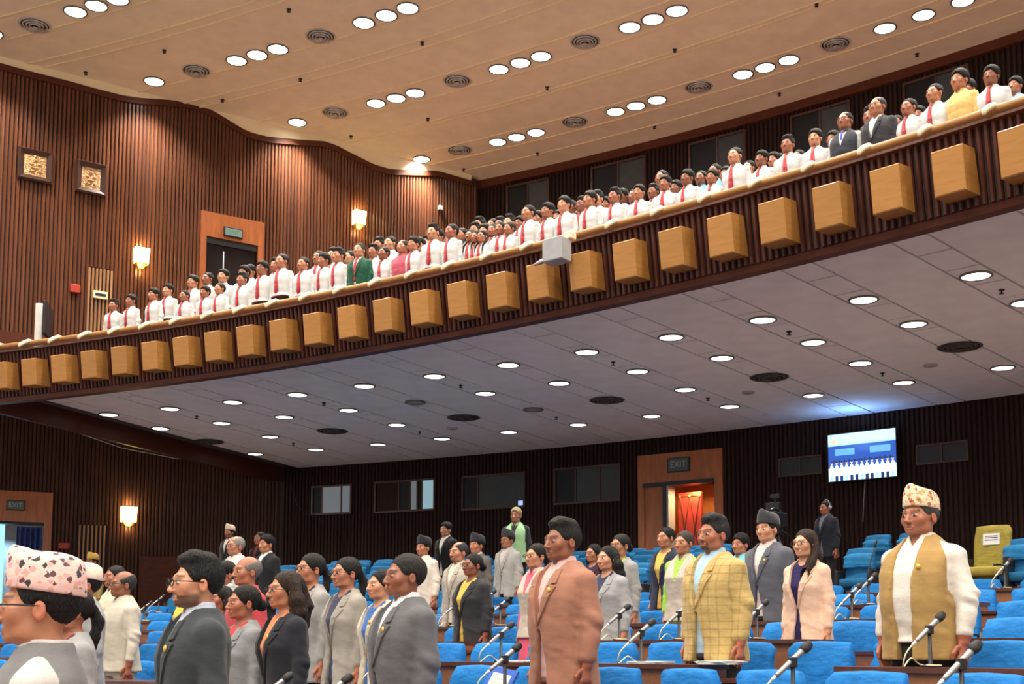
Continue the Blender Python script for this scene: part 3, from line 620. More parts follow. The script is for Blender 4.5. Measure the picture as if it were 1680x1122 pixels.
class Field:
    def __init__(s, xs, ys, zs):
        s.x, s.y, s.z = xs, ys, zs; s.F = np.full((len(xs), len(ys), len(zs)), .5)
    def sub(s, lo, hi):
        r = []
        for g, a, b in zip((s.x, s.y, s.z), lo, hi): r.append(slice(max(0, np.searchsorted(g, a)-1), min(len(g), np.searchsorted(g, b)+1)))
        X, Y, Z = np.meshgrid(s.x[r[0]], s.y[r[1]], s.z[r[2]], indexing='ij', sparse=True); return tuple(r), X, Y, Z
    def put(s, r, d, k=.02, op='u'):
        A = s.F[r]
        if op == 'u':
            h = np.clip(.5+.5*(A-d)/k, 0, 1); s.F[r] = A+(d-A)*h-k*h*(1-h)
        elif op == 'd':
            h = np.clip(.5-.5*(A+d)/k, 0, 1); s.F[r] = A+(-d-A)*h+k*h*(1-h)
    def cone(s, a, b, ra, rb, k=.02, op='u', sc=(1, 1, 1)):
        a = np.array(a, float); b = np.array(b, float); m = max(ra, rb)*max(1/min(sc), 1)+k+.03
        r, X, Y, Z = s.sub(np.minimum(a, b)-m, np.maximum(a, b)+m)
        ba = b-a; L = max(ba@ba, 1e-9); px, py, pz = X-a[0], Y-a[1], Z-a[2]
        h = np.clip((px*ba[0]+py*ba[1]+pz*ba[2])/L, 0, 1)
        d = np.sqrt(((px-h*ba[0])*sc[0])**2+((py-h*ba[1])*sc[1])**2+((pz-h*ba[2])*sc[2])**2)-(ra+(rb-ra)*h)
        s.put(r, d, k, op)
    def ell(s, c, rad, k=.02, op='u'):
        rad = np.array(rad, float); c = np.array(c, float); m = rad+k+.03
        r, X, Y, Z = s.sub(c-m, c+m)
        q = np.sqrt(((X-c[0])/rad[0])**2+((Y-c[1])/rad[1])**2+((Z-c[2])/rad[2])**2); q2 = np.sqrt(((X-c[0])/rad[0]**2)**2+((Y-c[1])/rad[1]**2)**2+((Z-c[2])/rad[2]**2)**2)+1e-6
        s.put(r, q*(q-1)/q2, k, op)
    def chain(s, pts, rs, k=.02, op='u', sc=(1, 1, 1)):
        for i in range(len(pts)-1): s.cone(pts[i], pts[i+1], rs[i], rs[i+1], k, op, sc)
    def loft(s, secs, grow=0, k=.03, ex=2.4, op='u'):
        """vertical stack of super-ellipses: (z, cy, a, b)"""
        zz = [q[0] for q in secs]; m = max(max(q[2], q[3]) for q in secs)+grow+.05
        r, X, Y, Z = s.sub((-m, -m, zz[0]-.05), (m, m, zz[-1]+.05))
        z = s.z[r[2]]; cy = np.interp(z, zz, [q[1] for q in secs])[None, None]; a = np.interp(z, zz, [q[2] for q in secs])[None, None]+grow; b = np.interp(z, zz, [q[3] for q in secs])[None, None]+grow
        u = (np.abs(X/a)**ex+np.abs((Y-cy)/b)**ex)**(1/ex); d = (u-1)*np.minimum(a, b)
        d = np.maximum(d, np.maximum(zz[0]-Z, Z-zz[-1])+0*d); s.put(r, d, k, op)
    def mesh(s):
        return surface_nets(s.F, s.x, s.y, s.z)
HS = 1.075
def big_head(V):
    V = np.array(V, float); w = np.clip((V[:, 2]-1.475)/.05, 0, 1)[:, None]; c = np.array([0, .015, 1.49]); V = V+w*(V-c)*(HS-1); V[:, 2] -= .024*w[:, 0]; return V
def np_mesh(name, V, Q, mat, cols=None):
    if name == 'person_body' or name.startswith('hair_'): V = big_head(V)
    me = bpy.data.meshes.new(name); n = len(V); m = len(Q)
    me.vertices.add(n); me.vertices.foreach_set('co', np.asarray(V, np.float32).ravel())
    me.loops.add(m*4); me.loops.foreach_set('vertex_index', np.asarray(Q, np.int32).ravel())
    me.polygons.add(m); me.polygons.foreach_set('loop_start', np.arange(0, m*4, 4, dtype=np.int32))
    me.update(calc_edges=True); me.polygons.foreach_set('use_smooth', np.ones(m, bool)); me.materials.append(mat)
    if cols is not None:
        at = me.color_attributes.new('tone', 'FLOAT_COLOR', 'POINT'); c = np.ones((n, 4), np.float32); c[:, :3] = cols; at.data.foreach_set('color', c.ravel())
    return me
def relax(V, Q, it=2, w=.5):
    n = len(V)
    for _ in range(it):
        S = np.zeros_like(V); c = np.zeros(n)
        for a, b in ((0, 1), (1, 2), (2, 3), (3, 0)):
            np.add.at(S, Q[:, a], V[Q[:, b]]); np.add.at(S, Q[:, b], V[Q[:, a]]); np.add.at(c, Q[:, a], 1); np.add.at(c, Q[:, b], 1)
        V = V*(1-w)+w*S/np.maximum(c, 1)[:, None]
    return V
# skin: object colour times a tone painted per vertex (lips, brows, stubble are colours of the face itself)
m, nt, b = new_mat('skin'); at = nt.nodes.new('ShaderNodeVertexColor'); at.layer_name = 'tone'
nz = setup_noise(nt, 40, 3); r = ramp(nt, nz.outputs[0], [(.3, (.93, .92, .92)), (.7, (1.05, 1.05, 1.05))])
nt.links.new(mixrgb(nt, 'MULTIPLY', mixrgb(nt, 'MULTIPLY', objcol(nt), at.outputs[0]), r.outputs[0]), b.inputs['Base Color']); b.inputs['Roughness'].default_value = .45;
M['skin'] = m
m, nt, b = new_mat('hair'); nz = setup_noise(nt, 30, 4, (6, 6, 1.0)); r = ramp(nt, nz.outputs[0], [(.3, (.5, .5, .5)), (.75, (1.25, 1.25, 1.25))])
nt.links.new(mixrgb(nt, 'MULTIPLY', objcol(nt), r.outputs[0]), b.inputs['Base Color']); b.inputs['Roughness'].default_value = .5; b.inputs['Specular IOR Level'].default_value = .28; add_bump(nt, b, nz.outputs[0], .9, .02); M['hair'] = m
# torso cross sections (z, cy, half width, half depth) for a 1.72 m adult
TM = [(.78, .01, .165, .115), (.90, .01, .170, .118), (1.02, .0, .158, .112), (1.12, -.005, .162, .116), (1.26, -.005, .178, .122), (1.33, .005, .176, .114), (1.38, .010, .158, .100), (1.42, .014, .124, .084), (1.45, .016, .090, .068), (1.48, .016, .064, .058)]
TF = [(.78, .012, .172, .120), (.90, .012, .176, .122), (1.02, .004, .142, .104), (1.12, -.004, .144, .112), (1.24, -.014, .158, .130), (1.32, .0, .154, .108), (1.38, .010, .138, .090), (1.42, .014, .108, .076), (1.45, .016, .080, .062), (1.48, .016, .056, .053)]
def arm_pts(sx, fem=False, fwd=0.0):
    w = .158 if fem else .176
    return [(sx*w, .012, 1.362), (sx*(w+.042), .030, 1.12), (sx*(w+.055), -.005-fwd, .915), (sx*(w+.055), -.012-fwd*1.2, .86)]
def hand(f, sx, fem, fine=True, fwd=0.0):
    w = .158 if fem else .176; x = sx*(w+.055); y = -.014-fwd*1.2
    f.cone((x, y, .85), (x+sx*.002, y-.006, .785), .026, .030, .015, sc=(1.75, 1, 1))
    if not fine: f.cone((x, y-.005, .78), (x-sx*.006, y-.005, .71), .030, .022, .02, sc=(1.7, 1, 1)); return
    for i, (dy, l) in enumerate(((-.034, .066), (-.012, .078), (.010, .073), (.030, .058))):
        a = (x, y+dy, .778); b_ = (x-sx*.004, y+dy*1.05, .778-l*.5); c = (x-sx*.018, y+dy*1.05, .778-l*.93)
        f.chain([a, b_, c], [.0100, .0092, .0080], .004)
    f.chain([(x-sx*.004, y-.036, .835), (x-sx*.012, y-.058, .80), (x-sx*.016, y-.060, .770)], [.013, .0105, .0088], .008)
def head(f, fem):
    j = .92 if fem else 1.0
    f.ell((0, .018, 1.640), (.0755, .095, .088), .02)
    f.ell((0, -.030, 1.580), (.0570*(.96 if fem else 1), .066, .081*j), .03)
    f.cone((-.026*j, -.026, 1.533), (.026*j, -.026, 1.533), .031*j, .031*j, .035)
    f.ell((0, -.070, 1.517), (.021*j, .022, .020), .028)
    f.cone((-.036, -.080, 1.634), (.036, -.080, 1.634), .0125, .0125, .018)
    for sx in (-1, 1):
        f.ell((sx*.042, -.062, 1.590), (.022, .018, .022), .03)
        f.ell((sx*.032, -.104, 1.613), (.018, .016, .0125), .012, 'd')
        f.ell((sx*.032, -.0830, 1.612), (.0145, .0125, .0110), .004)
        f.ell((sx*.0108, -.105, 1.5755), (.0085, .009, .0070), .006)
        f.ell((sx*.0790, .008, 1.597), (.0080, .019, .029), .006); f.ell((sx*.0865, .003, 1.600), (.005, .011, .018), .004, 'd')
    f.chain([(0, -.088, 1.628), (0, -.102, 1.598), (0, -.114, 1.580)], [.0075, .0085, .0108], .010)
    f.cone((-.020, -.0905, 1.5505), (.020, -.0905, 1.5505), .0052, .0052, .006); f.cone((-.016, -.0905, 1.5405), (.016, -.0905, 1.5405), .0066, .0066, .005)
    f.ell((0, -.0995, 1.5460), (.020, .010, .0016), .004, 'd')
    f.chain([(0, .022, 1.40), (0, .016, 1.47), (0, .008, 1.55)], [.066, .054 if not fem else .048, .052 if not fem else .047], .03)
def body_mesh(fem=False, fine=True):
    hf = .0046 if fine else .009; bf = .016 if fine else .024; ff = .0050 if fine else .018
    xs = axis(-.34, (-.285, .02), (-.20, ff), (-.095, .02), (.095, hf), (.20, .02), (.285, ff), (.34, .02))
    ys = axis(-.20, (-.13, .02), (.085, hf*1.15), (.14, hf*2), (.20, .02)); zs = axis(-.03, (.66, bf*1.5), (.90, ff*1.15), (1.43, bf), (1.74, hf*1.05))
    f = Field(xs, ys, zs); T = TF if fem else TM
    f.loft([(z, c, a-.012, b_-.012) for z, c, a, b_ in T], 0, .02)
    for sx in (-1, 1):
        f.chain([(sx*.09, .01, .84), (sx*.092, .008, .47), (sx*.092, .02, .10)], [.085, .052, .038], .03); f.cone((sx*.092, .03, .04), (sx*.10, -.10, .03), .04, .034, .02)
        f.chain(arm_pts(sx, fem), [.052, .040, .028, .026], .03); hand(f, sx, fem, fine)
    head(f, fem); V, Q = f.mesh(); 
    if fine: V = relax(V, Q, 1, .35)
    x, y, z = V.T; c = np.ones((len(V), 3))
    front = y < -.06
    lips = front & (np.abs(z-1.5455) < .0110-.25*np.abs(x)) & (np.abs(x) < .024) & (y < -.080); c[lips] *= (.92, .56, .55) if fem else (.88, .70, .68)
    for sx in (-1, 1):
        xx = sx*x
        eye = front & (np.hypot((xx-.032)/.0165, (z-1.6118)/.0078) < 1); c[eye] = (1.5, 2.4, 3.5)
        iris = front & (np.abs(xx-.032) < .0062) & (np.abs(z-1.6122) < .0068); c[iris] = (.06, .05, .05)
        lid = front & (np.abs(xx-.032) < .0165) & (np.abs(z-1.6200) < .0028); c[lid] *= .42
        bw_ = np.where(front, np.clip((xx-.010)/.006, 0, 1)*np.clip((.056-xx)/.008, 0, 1)*np.exp(-((z-(1.6415-.25*np.abs(xx-.030)))/(.0032 if fem else .0045))**2), 0); c *= (1-.86*bw_)[:, None]
        ear = (np.abs(x) > .074) & (z < 1.64); c[ear] *= (1.03, .93, .92)
    cheek = front & (np.abs(np.abs(x)-.045) < .022) & (np.abs(z-1.582) < .022); c[cheek] *= (1.05, .95, .93)
    return np_mesh('person_body', V, Q, M['skin'], c)
def hair_field(step=.006): return Field(axis(-.13, (.13, step)), axis(-.14, (.22, step)), axis(1.10, (1.77, step)))
def hair_mesh(kind, step=.006):
    low = {'bob': 1.38, 'long': 1.12, 'loose': 1.34, 'braid': 1.12, 'pony': 1.30}.get(kind, 1.48)
    ext = .20 if kind in ('long', 'loose', 'braid', 'bob') else .12
    f = Field(axis(-ext, (ext, step)), axis(-.14, (.22, step)), axis(low, (1.79, step)))
    fem = kind in ('bun', 'pony', 'long', 'loose', 'braid', 'bob', 'tight')
    f.ell((0, .022, 1.643), (.0825, .1005, .0925), .01)
    if kind in ('quiff', 'spiky'): f.chain([(0, -.066, 1.712), (0, -.02, 1.722), (0, .05, 1.716)], [.018, .024, .026], .035, sc=(.5, 1, 1))
    if kind == 'thick': f.ell((.006, .005, 1.668), (.084, .098, .083), .02)
    # cut the face and the neck away
    f.ell((0, -.085, 1.585 if not fem else 1.582), (.078 if not fem else .062, .070, .092), .012, 'd')
    f.ell((0, -.118, 1.640), (.064, .060, .046 if kind not in ('receding',) else .062), .012, 'd')
    if kind == 'receding': f.ell((0, -.03, 1.735), (.052, .075, .045), .02, 'd')
    if kind == 'bald': f.ell((0, -.03, 1.72), (.085, .115, .085), .015, 'd')
    if not fem: f.cone((-.09, -.012, 1.56), (.09, -.012, 1.56), .050, .050, .012, 'd'); f.cone((-.1, .06, 1.49), (.1, .06, 1.49), .048, .048, .012, 'd')
    else: f.cone((-.10, .01, 1.545), (.10, .01, 1.545), .045, .045, .012, 'd') if kind in ('bun', 'tight', 'pony', 'braid') else None
    for sx in (-1, 1): f.ell((sx*.084, .004, 1.597), (.018, .022, .032), .006, 'd') if kind not in ('long', 'loose', 'bob') else None
    if kind == 'bun': f.ell((0, .128, 1.600), (.042, .038, .042), .012)
    if kind == 'pony': f.chain([(0, .115, 1.625), (0, .145, 1.56), (.01, .135, 1.45), (.012, .12, 1.34)], [.026, .032, .030, .014], .012)
    if kind == 'braid':
        for sx in (-1, 1): f.chain([(sx*.07, .05, 1.58), (sx*.088, -.02, 1.50), (sx*.095, -.105, 1.40), (sx*.09, -.135, 1.22)], [.022, .020, .019, .012], .008)
    if kind == 'bob': f.ell((0, .060, 1.565), (.096, .078, .120), .02); f.cone((-.06, -.045, 1.5), (.06, -.045, 1.5), .062, .062, .01, 'd')
    if kind == 'loose':
        for sx in (-1, 1): f.chain([(sx*.065, .03, 1.64), (sx*.092, .035, 1.55), (sx*.108, .055, 1.45), (sx*.10, .075, 1.38)], [.034, .046, .050, .028], .02)
        f.chain([(0, .09, 1.62), (0, .115, 1.5), (0, .125, 1.38)], [.05, .068, .045], .02)
    if kind == 'long':
        f.chain([(.068, .03, 1.63), (.088, .01, 1.53), (.098, -.06, 1.43), (.085, -.135, 1.33), (.075, -.150, 1.17)], [.030, .036, .040, .036, .012], .015)
        f.chain([(-.068, .03, 1.63), (-.085, .03, 1.53), (-.088, .05, 1.44)], [.028, .034, .030], .015); f.chain([(0, .09, 1.62), (0, .115, 1.5), (.01, .13, 1.32), (0, .13, 1.2)], [.05, .065, .06, .03], .02)
    V, Q = f.mesh(); V = relax(V, Q, 1, .4)
    rng = np.sin(V[:, 0]*260+V[:, 1]*90)*np.sin(V[:, 2]*70+V[:, 1]*180)*.0013; n = V-np.array([0, .02, 1.6]); n /= np.linalg.norm(n, axis=1)[:, None]
    return np_mesh('hair_'+kind, V+n*rng[:, None], Q, M['hair'])
# ------------------------------------------------------------------ clothes
def cloth_axes(z0, z1, st): return axis(-.36, (.36, st)), axis(-.24, (.24, st)), axis(z0, (z1, st))
def wrinkle(V, amp=.004, seed=0):
    x, y, z = V.T; s = seed*1.7
    w = np.sin(z*52+x*26+s+2*np.sin(y*17))*np.sin(y*24+z*9+s)+.5*np.sin(z*97+y*42+1.3*s)*np.sin(x*33+s); el = np.exp(-((z-1.12)/.08)**2)*(np.abs(x)>.18)*1.5+np.exp(-((z-.93)/.07)**2)*.35+.16
    d = np.stack([np.sign(x)*np.minimum(np.abs(x)*6, 1), np.sign(y)*np.minimum(np.abs(y)*8, 1), np.zeros_like(z)], 1); d /= np.maximum(np.linalg.norm(d, axis=1), .3)[:, None]
    return V+d*(w*el*amp)[:, None]
def coat(fem=False, kind='jacket', st=.0105, fwd=0.0, tuck=None):
    """kind: jacket (open V, lapels), vest (sleeveless), shirt (closed, sleeves), kurta (long closed)"""
    T = TF if fem else TM; g = {'jacket': .030, 'ovest': .026, 'vest': .024, 'shirt': .010, 'kurta': .014, 'blazer': .026}[kind]
    z0 = {'jacket': .74, 'ovest': .76, 'blazer': .72, 'vest': .80, 'shirt': .86, 'kurta': .50}[kind]
    if tuck: z0 = tuck
    f = Field(*cloth_axes(z0-.08, 1.56, st)); secs = [(z, c, a, b_) for z, c, a, b_ in T]
    hip = secs[0]; secs = [(z0, hip[1], hip[2]+.022, hip[3]+.020)]+[q for q in secs if q[0] > z0+.02][0 if z0 > .78 else 1:]
    f.loft(secs, g, .02, 2.5)
    sl = kind not in ('vest', 'ovest')
    if sl:
        for sx in (-1, 1):
            A = arm_pts(sx, fem, fwd); r = {'jacket': (.064, .058, .046, .045), 'blazer': (.060, .052, .042, .041), 'shirt': (.056, .050, .038, .034), 'kurta': (.058, .052, .042, .04)}[kind]
            f.chain([(sx*(.075), .014, 1.425), A[0], A[1], A[2]], [.036, r[0], r[1], r[2]], .025)
    else:
        for sx in (-1, 1): f.cone((sx*.25, .01, 1.37), (sx*.25, .01, 1.17), .072, .082, .012, 'd', sc=(1, .62, 1))
    # raised lapels / collar
    z_b = {'jacket': 1.10, 'ovest': .9, 'blazer': 1.06, 'vest': 1.20, 'shirt': 1.40, 'kurta': 1.38}[kind]; zt = 1.455
    r_, X, Y, Z = f.sub((-.3, -.26, z0-.1), (.3, .04, 1.56)); A = f.F[r_]
    half = np.clip((Z-z_b)/(zt-z_b), 0, 1.3)*({'jacket': .075, 'ovest': .02, 'blazer': .085, 'vest': .060, 'shirt': .028, 'kurta': .03}[kind])
    half = half+np.clip((z_b-.02-Z), 0, .5)*({'jacket': .16, 'blazer': .14}.get(kind, 0))+({'jacket': .004, 'ovest': .045, 'blazer': .012, 'vest': .003}.get(kind, -.006))
    cut = np.maximum(np.abs(X)-half, Y+.0); f.F[r_] = np.maximum(A, -cut)
    # neck hole
    f.cone((0, .014, 1.40), (0, .012, 1.60), .062, .072, .012, 'd')
    if kind in ('shirt', 'kurta', 'vest', 'ovest', 'jacket', 'blazer'):
        rr = {'shirt': .071, 'kurta': .071, 'vest': .077, 'ovest': .078, 'jacket': .082, 'blazer': .080}[kind]; zc = {'shirt': 1.490, 'kurta': 1.485, 'vest': 1.482, 'ovest': 1.482, 'jacket': 1.475, 'blazer': 1.470}[kind]
        if fem: rr -= .006
        r2, X, Y, Z = f.sub((-.12, -.12, 1.40), (.12, .14, 1.54)); rad = np.sqrt(X**2+(Y-.016)**2*.86)
        col = np.maximum(np.abs(rad-rr-(Z-1.46)*-.20)-.0085, np.abs(Z-(zc-.03)+.35*np.clip(-Y-.01, 0, .1))-.040)
        gap = np.maximum(np.abs(X)-np.clip(.012+(Z-1.42)*.35, .002, .05) if kind in ('shirt', 'kurta', 'vest') else np.abs(X)-.085, Y+.005); col = np.maximum(col, -gap); f.put(r2, col, .006)
    V, Q = f.mesh(); V = relax(V, Q, 1, .4); V = wrinkle(V, .0045 if 'vest' not in kind else .003, len(kind)+fem)
    return np_mesh(('womens_' if fem else 'mens_')+kind, V, Q, M['suit'])
def shirt_front(fem=False, st=.013):
    """shirt or blouse worn under a coat: torso only, with a collar"""
    f = Field(axis(-.22, (.22, st)), axis(-.18, (.18, st)), axis(.72, (1.53, st*.8))); T = TF if fem else TM
    f.loft([(z, c, a, b_) for z, c, a, b_ in T], .006, .02, 2.4); f.cone((0, .014, 1.42), (0, .012, 1.60), .060, .068, .01, 'd')
    if not fem:
        r2, X, Y, Z = f.sub((-.12, -.12, 1.40), (.12, .14, 1.54)); rad = np.sqrt(X**2+(Y-.016)**2*.9)
        col = np.maximum(np.abs(rad-.066+(Z-1.46)*.2)-.009, np.abs(Z-1.478+.45*np.clip(-Y-.01, 0, .1))-.034); gap = np.maximum(np.abs(X)-np.clip(.006+(Z-1.43)*.4, .002, .04), Y+.005); f.put(r2, np.maximum(col, -gap), .006)
    else: f.cone((0, -.16, 1.50), (0, -.02, 1.47), .075, .06, .01, 'd')
    V, Q = f.mesh(); return np_mesh('blouse' if fem else 'dress_shirt', wrinkle(relax(V, Q, 1, .4), .003, 3), Q, M['shirt'])
def trousers(fem=False, skirt=False, st=.016):
    f = Field(axis(-.26, (.26, st)), axis(-.2, (.2, st)), axis(0, (1.06, st*1.4))); T = TF if fem else TM
    if skirt: f.loft([(.06, .01, .23, .17), (.5, .01, .21, .15), (.9, .01, .18, .126), (1.02, .004, .150, .115)], 0, .02)
    else:
        f.loft([(.76, .01, .17, .122), (.88, .01, .172, .120), (.93, .005, .160, .110), (1.01, .0, .146, .100)], 0, .03)
        for sx in (-1, 1): f.chain([(sx*.088, .01, .80), (sx*.094, .008, .47), (sx*.096, .018, .07)], [.094, .070, .060], .02)
    V, Q = f.mesh(); return np_mesh('skirt' if skirt else 'trousers', relax(V, Q, 1, .4), Q, M['suit'])
def shoes_mesh():
    f = Field(axis(-.16, (.16, .014)), axis(-.19, (.12, .014)), axis(-.02, (.14, .012)))
    for sx in (-1, 1): f.cone((sx*.094, .04, .045), (sx*.102, -.12, .035), .045, .038, .02); f.cone((sx*.094, .03, .05), (sx*.094, .03, .10), .045, .045, .02)
    f.ell((0, 0, -.05), (.4, .4, .052), .004, 'd'); V, Q = f.mesh(); return np_mesh('shoes', V, Q, M['black'])
def tie_mesh():
    mb = MB(); pr = [(1.458, .016, -.075), (1.435, .019, -.098), (1.415, .013, -.110), (1.32, .020, -.134), (1.20, .027, -.140), (1.08, .033, -.136), (1.035, .026, -.134), (1.005, .002, -.132)]
    mb.rings([[(-w, y, z), (0, y-.010, z), (w, y, z), (0, y+.006, z)] for z, w, y in pr]); return mb.mesh('tie', M['silk'], True)
def topi_mesh(h=.122, slope=.20, wtop=.030):
    mb = MB(); n = 30; rs = []
    for zz, a, b_ in ((0, .0865, .1065), (.05, .0890, .1090), (.30, .0875, .1080), (.60, .0820, .1060), (.82, .0700, .1030), (.94, .0520, .0990), (1.0, wtop, .0900), (.985, .004, .050)):
        r = []
        for i in range(n):
            u = 2*PI*i/n; x = a*math.copysign(abs(math.cos(u))**.9, math.cos(u)); y = b_*math.sin(u); base = 1.664-.13*(y+.09); top = base+h-slope*.5*(y+.09)
            r.append((x, y+.016, base+(top-base)*zz+.004*math.sin(3*u)*zz))
        rs.append(r)
    mb.rings(rs); mb.v = [tuple(q) for q in big_head(mb.v)]; return mb.mesh('topi', M['cloth'], True)
def glasses_mesh():
    mb = MB()
    for sx in (-1, 1):
        c = (sx*.033, -.112, 1.611); mb.tube([(c[0]+.023*math.cos(2*PI*i/12), c[1], c[2]+.017*math.sin(2*PI*i/12)) for i in range(13)], .0022, 5)
        mb.tube([(sx*.056, -.110, 1.615), (sx*.078, -.06, 1.615), (sx*.083, .01, 1.612)], .0026, 5)
    mb.tube([(-.010, -.114, 1.614), (.010, -.114, 1.614)], .0022, 5); mb.v = [tuple(q) for q in big_head(mb.v)]; return mb.mesh('glasses', M['black'], True)
badge_me = MB().rings([[(r*math.cos(2*PI*i/10), y, r*math.sin(2*PI*i/10)) for i in range(10)] for r, y in ((.017, 0), (.017, -.004), (.010, -.008))]).mesh('badge', M['gold'], True)

def front_y(T, g, x, z, ex=2.5):
    zz = [q[0] for q in T]; cy = np.interp(z, zz, [q[1] for q in T]); a = np.interp(z, zz, [q[2] for q in T])+g; b_ = np.interp(z, zz, [q[3] for q in T])+g
    return cy-b_*max(1-(min(abs(x)/a, .97))**ex, .02)**(1/ex)
def lapel_mesh(fem=False, kind='jacket'):
    T = TF if fem else TM; g = .030 if kind == 'jacket' else .026; z_b = 1.10 if kind == 'jacket' else 1.06; k = .075 if kind == 'jacket' else .085; k0 = .004 if kind == 'jacket' else .012
    mb = MB()
    for sx in (-1, 1):
        rs = []
        for z, wd in ((z_b-.005, .004), (1.14, .022), (1.20, .040), (1.26, .056), (1.318, .070), (1.322, .066), (1.330, .036), (1.338, .034), (1.343, .060), (1.37, .056), (1.40, .046), (1.425, .036)):
            xi = k*min((z-z_b)/(1.455-z_b), 1)+k0 if z > z_b else k0; xo = xi+wd; yi = front_y(T, g, xi, z)-.006; yo = front_y(T, g, xo, z)-.007; ym = front_y(T, g, (xi+xo)/2, z)-.012
            rs.append([(sx*(xi-.002), yi, z), (sx*(xi+xo)/2, ym, z), (sx*xo, yo-.004, z), (sx*(xo+.001), yo+.012, z), (sx*(xi), yi+.016, z)][::sx])
        mb.rings(rs)
    return mb.mesh('lapels', M['suit'], False)
def belt_mesh():
    f = Field(axis(-.22, (.22, .012)), axis(-.18, (.18, .012)), axis(.90, (1.03, .008))); f.loft([(.945, .004, .168, .119), (.99, .002, .163, .116)], .012, .004); V, Q = f.mesh(); return np_mesh('belt', V, Q, M['suit'])
def variant(me, stout=0.0, key={}):
    """the same garment or body on a heavier figure"""
    if not stout: return me
    k = (me.name, stout)
    if k in key: return key[k]
    n = me.copy(); c = np.empty(len(n.vertices)*3, np.float32); n.vertices.foreach_get('co', c); c = c.reshape(-1, 3); z = c[:, 2]
    w = np.clip((1.50-z)/.12, 0, 1)*np.clip((z-.35)/.4, 0, 1); bel = np.exp(-((z-1.06)/.17)**2)
    c[:, 0] *= 1+stout*w*(.75+.35*bel); f_ = c[:, 1] < 0; c[:, 1] *= 1+stout*w*np.where(f_, .8+1.1*bel, .8); 
    hd = np.clip((z-1.47)/.04, 0, 1)*np.exp(-((z-1.55)/.07)**2); c[:, 0] *= 1+.5*stout*hd
    n.vertices.foreach_set('co', c.ravel()); n.update(); key[k] = n; return n

def bearded(me, amount, goatee=False, cache={}):
    """a face with stubble, moustache or beard"""
    k = (me.name, amount, goatee)
    if k in cache: return cache[k]
    n = me.copy(); N = len(n.vertices); c = np.empty(N*3, np.float32); n.vertices.foreach_get('co', c); c = c.reshape(-1, 3); at = n.color_attributes['tone']; col = np.empty(N*4, np.float32); at.data.foreach_get('color', col); col = col.reshape(-1, 4)
    z = (c[:, 2]+.024-1.49)/HS+1.49; y = (c[:, 1]-.015)/HS+.015; x = c[:, 0]/HS
    lip = (np.abs(z-1.5455) < .011) & (np.abs(x) < .024)
    w = np.clip((1.572-z)/.016, 0, 1)*np.clip((z-1.488)/.02, 0, 1)*np.clip((.018-y)/.03, 0, 1)*np.where((z > 1.556) & (np.abs(x) > .030), np.clip((np.abs(x)-.052)/.01, 0, 1), 1)*~lip
    if goatee: w = w*np.clip((.038-np.abs(x))/.010, 0, 1)*np.clip((-.055-y)/.01, 0, 1)
    col[:, :3] *= (1-(1-amount)*w)[:, None]; at.data.foreach_set('color', col.ravel()); cache[k] = n; return n
# ================================================================ FURNITURE
def lin(r, g, b): return tuple(((c/255)/12.92 if c/255 <= .04045 else ((c/255+.055)/1.055)**2.4) for c in (r, g, b))
def seat_cover(w0, w1, th, z0, z1, tilt, seed, hem=.02):
    rng = random.Random(seed); mb = MB(); n = 24; rs = []
    ph = [rng.uniform(0, 6.28) for _ in range(6)]
    lv = [0, .03, .12, .25, .40, .55, .70, .83, .92, .97, 1.0]
    for q in lv:
        w = w0+(w1-w0)*q; t = th*(1.0 if q < .85 else 1.0-.55*((q-.85)/.15)**2); sh = 1 if q < .9 else 1-.10*((q-.9)/.1)**2; r = []
        for i in range(n):
            u = 2*PI*i/n; c, s = math.cos(u), math.sin(u); x = w*sh*math.copysign(abs(c)**.28, c); y = t*math.copysign(abs(s)**.45, s)
            wr = .012*math.sin(5*x/w+ph[0]+7*q)*math.sin(9*q+ph[1]+3*x/w)+.008*math.sin(14*q-6*x/w+ph[2])
            edge = max(0, abs(x)/w-.6)*.03*math.sin(22*q+ph[3])
            z = z0+(z1-z0)*q+(hem*math.sin(9*x/w+ph[4])*(1-q)**3)+.015*(1-(x/w)**2)*(q > .9)
            r.append((x+edge, y-wr*(1 if s < 0 else .4)+tilt*q*(z1-z0), z))
        rs.append(r)
    mb.rings(rs); return mb
def make_chair(seed, pal):
    c = empty('covered_chair')
    seat_cover(.255, .232, .052, .36, .865, .16, seed).build('back_cover', M['bluecover'], c, True).color = (*pal, 1)
    o = MB().box(-.235, .235, -.32, .03, .34, .44, .03).build('seat_cover', M['bluecover'], c, True); o.color = (*pal, 1)
    MB().lathe([(.27, 0), (.25, .04), (.06, .07), (.045, .34), (.16, .36)], 12, (0, -.14)).build('pedestal', M['metal_dark'], c)
    MB().box(-.20, .20, .055, .09, .40, .72, .01).build('back_shell', M['black'], c)
    for s in (-1, 1): MB().tube([(s*.25, .02, .38), (s*.265, -.02, .60), (s*.265, -.20, .61), (s*.25, -.24, .40)], .016, 6).build('armrest', M['black'], c, True)
    return c
BLUE = (.012, .190, .560); BLUED = (.014, .150, .33)
protos = [make_chair(s, BLUE) for s in (3, 7, 11)]
def make_seat(seed, pal):
    c = empty('theatre_seat')
    seat_cover(.265, .255, .06, .30, 1.0, .16, seed, .01).build('back_cover', M['bluecover'], c, True).color = (*pal, 1)
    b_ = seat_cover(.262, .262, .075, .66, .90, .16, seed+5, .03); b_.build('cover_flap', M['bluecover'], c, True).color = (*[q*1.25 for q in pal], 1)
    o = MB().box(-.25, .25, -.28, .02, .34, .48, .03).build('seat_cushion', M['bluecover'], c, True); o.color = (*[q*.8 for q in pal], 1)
    for s in (-1, 1): MB().box(s*.30-.03, s*.30+.03, -.26, .06, 0, .62, .01).build('arm_panel', M['black'], c)
    return c
seats = [make_seat(s, BLUED) for s in (5, 9)]
used = set()
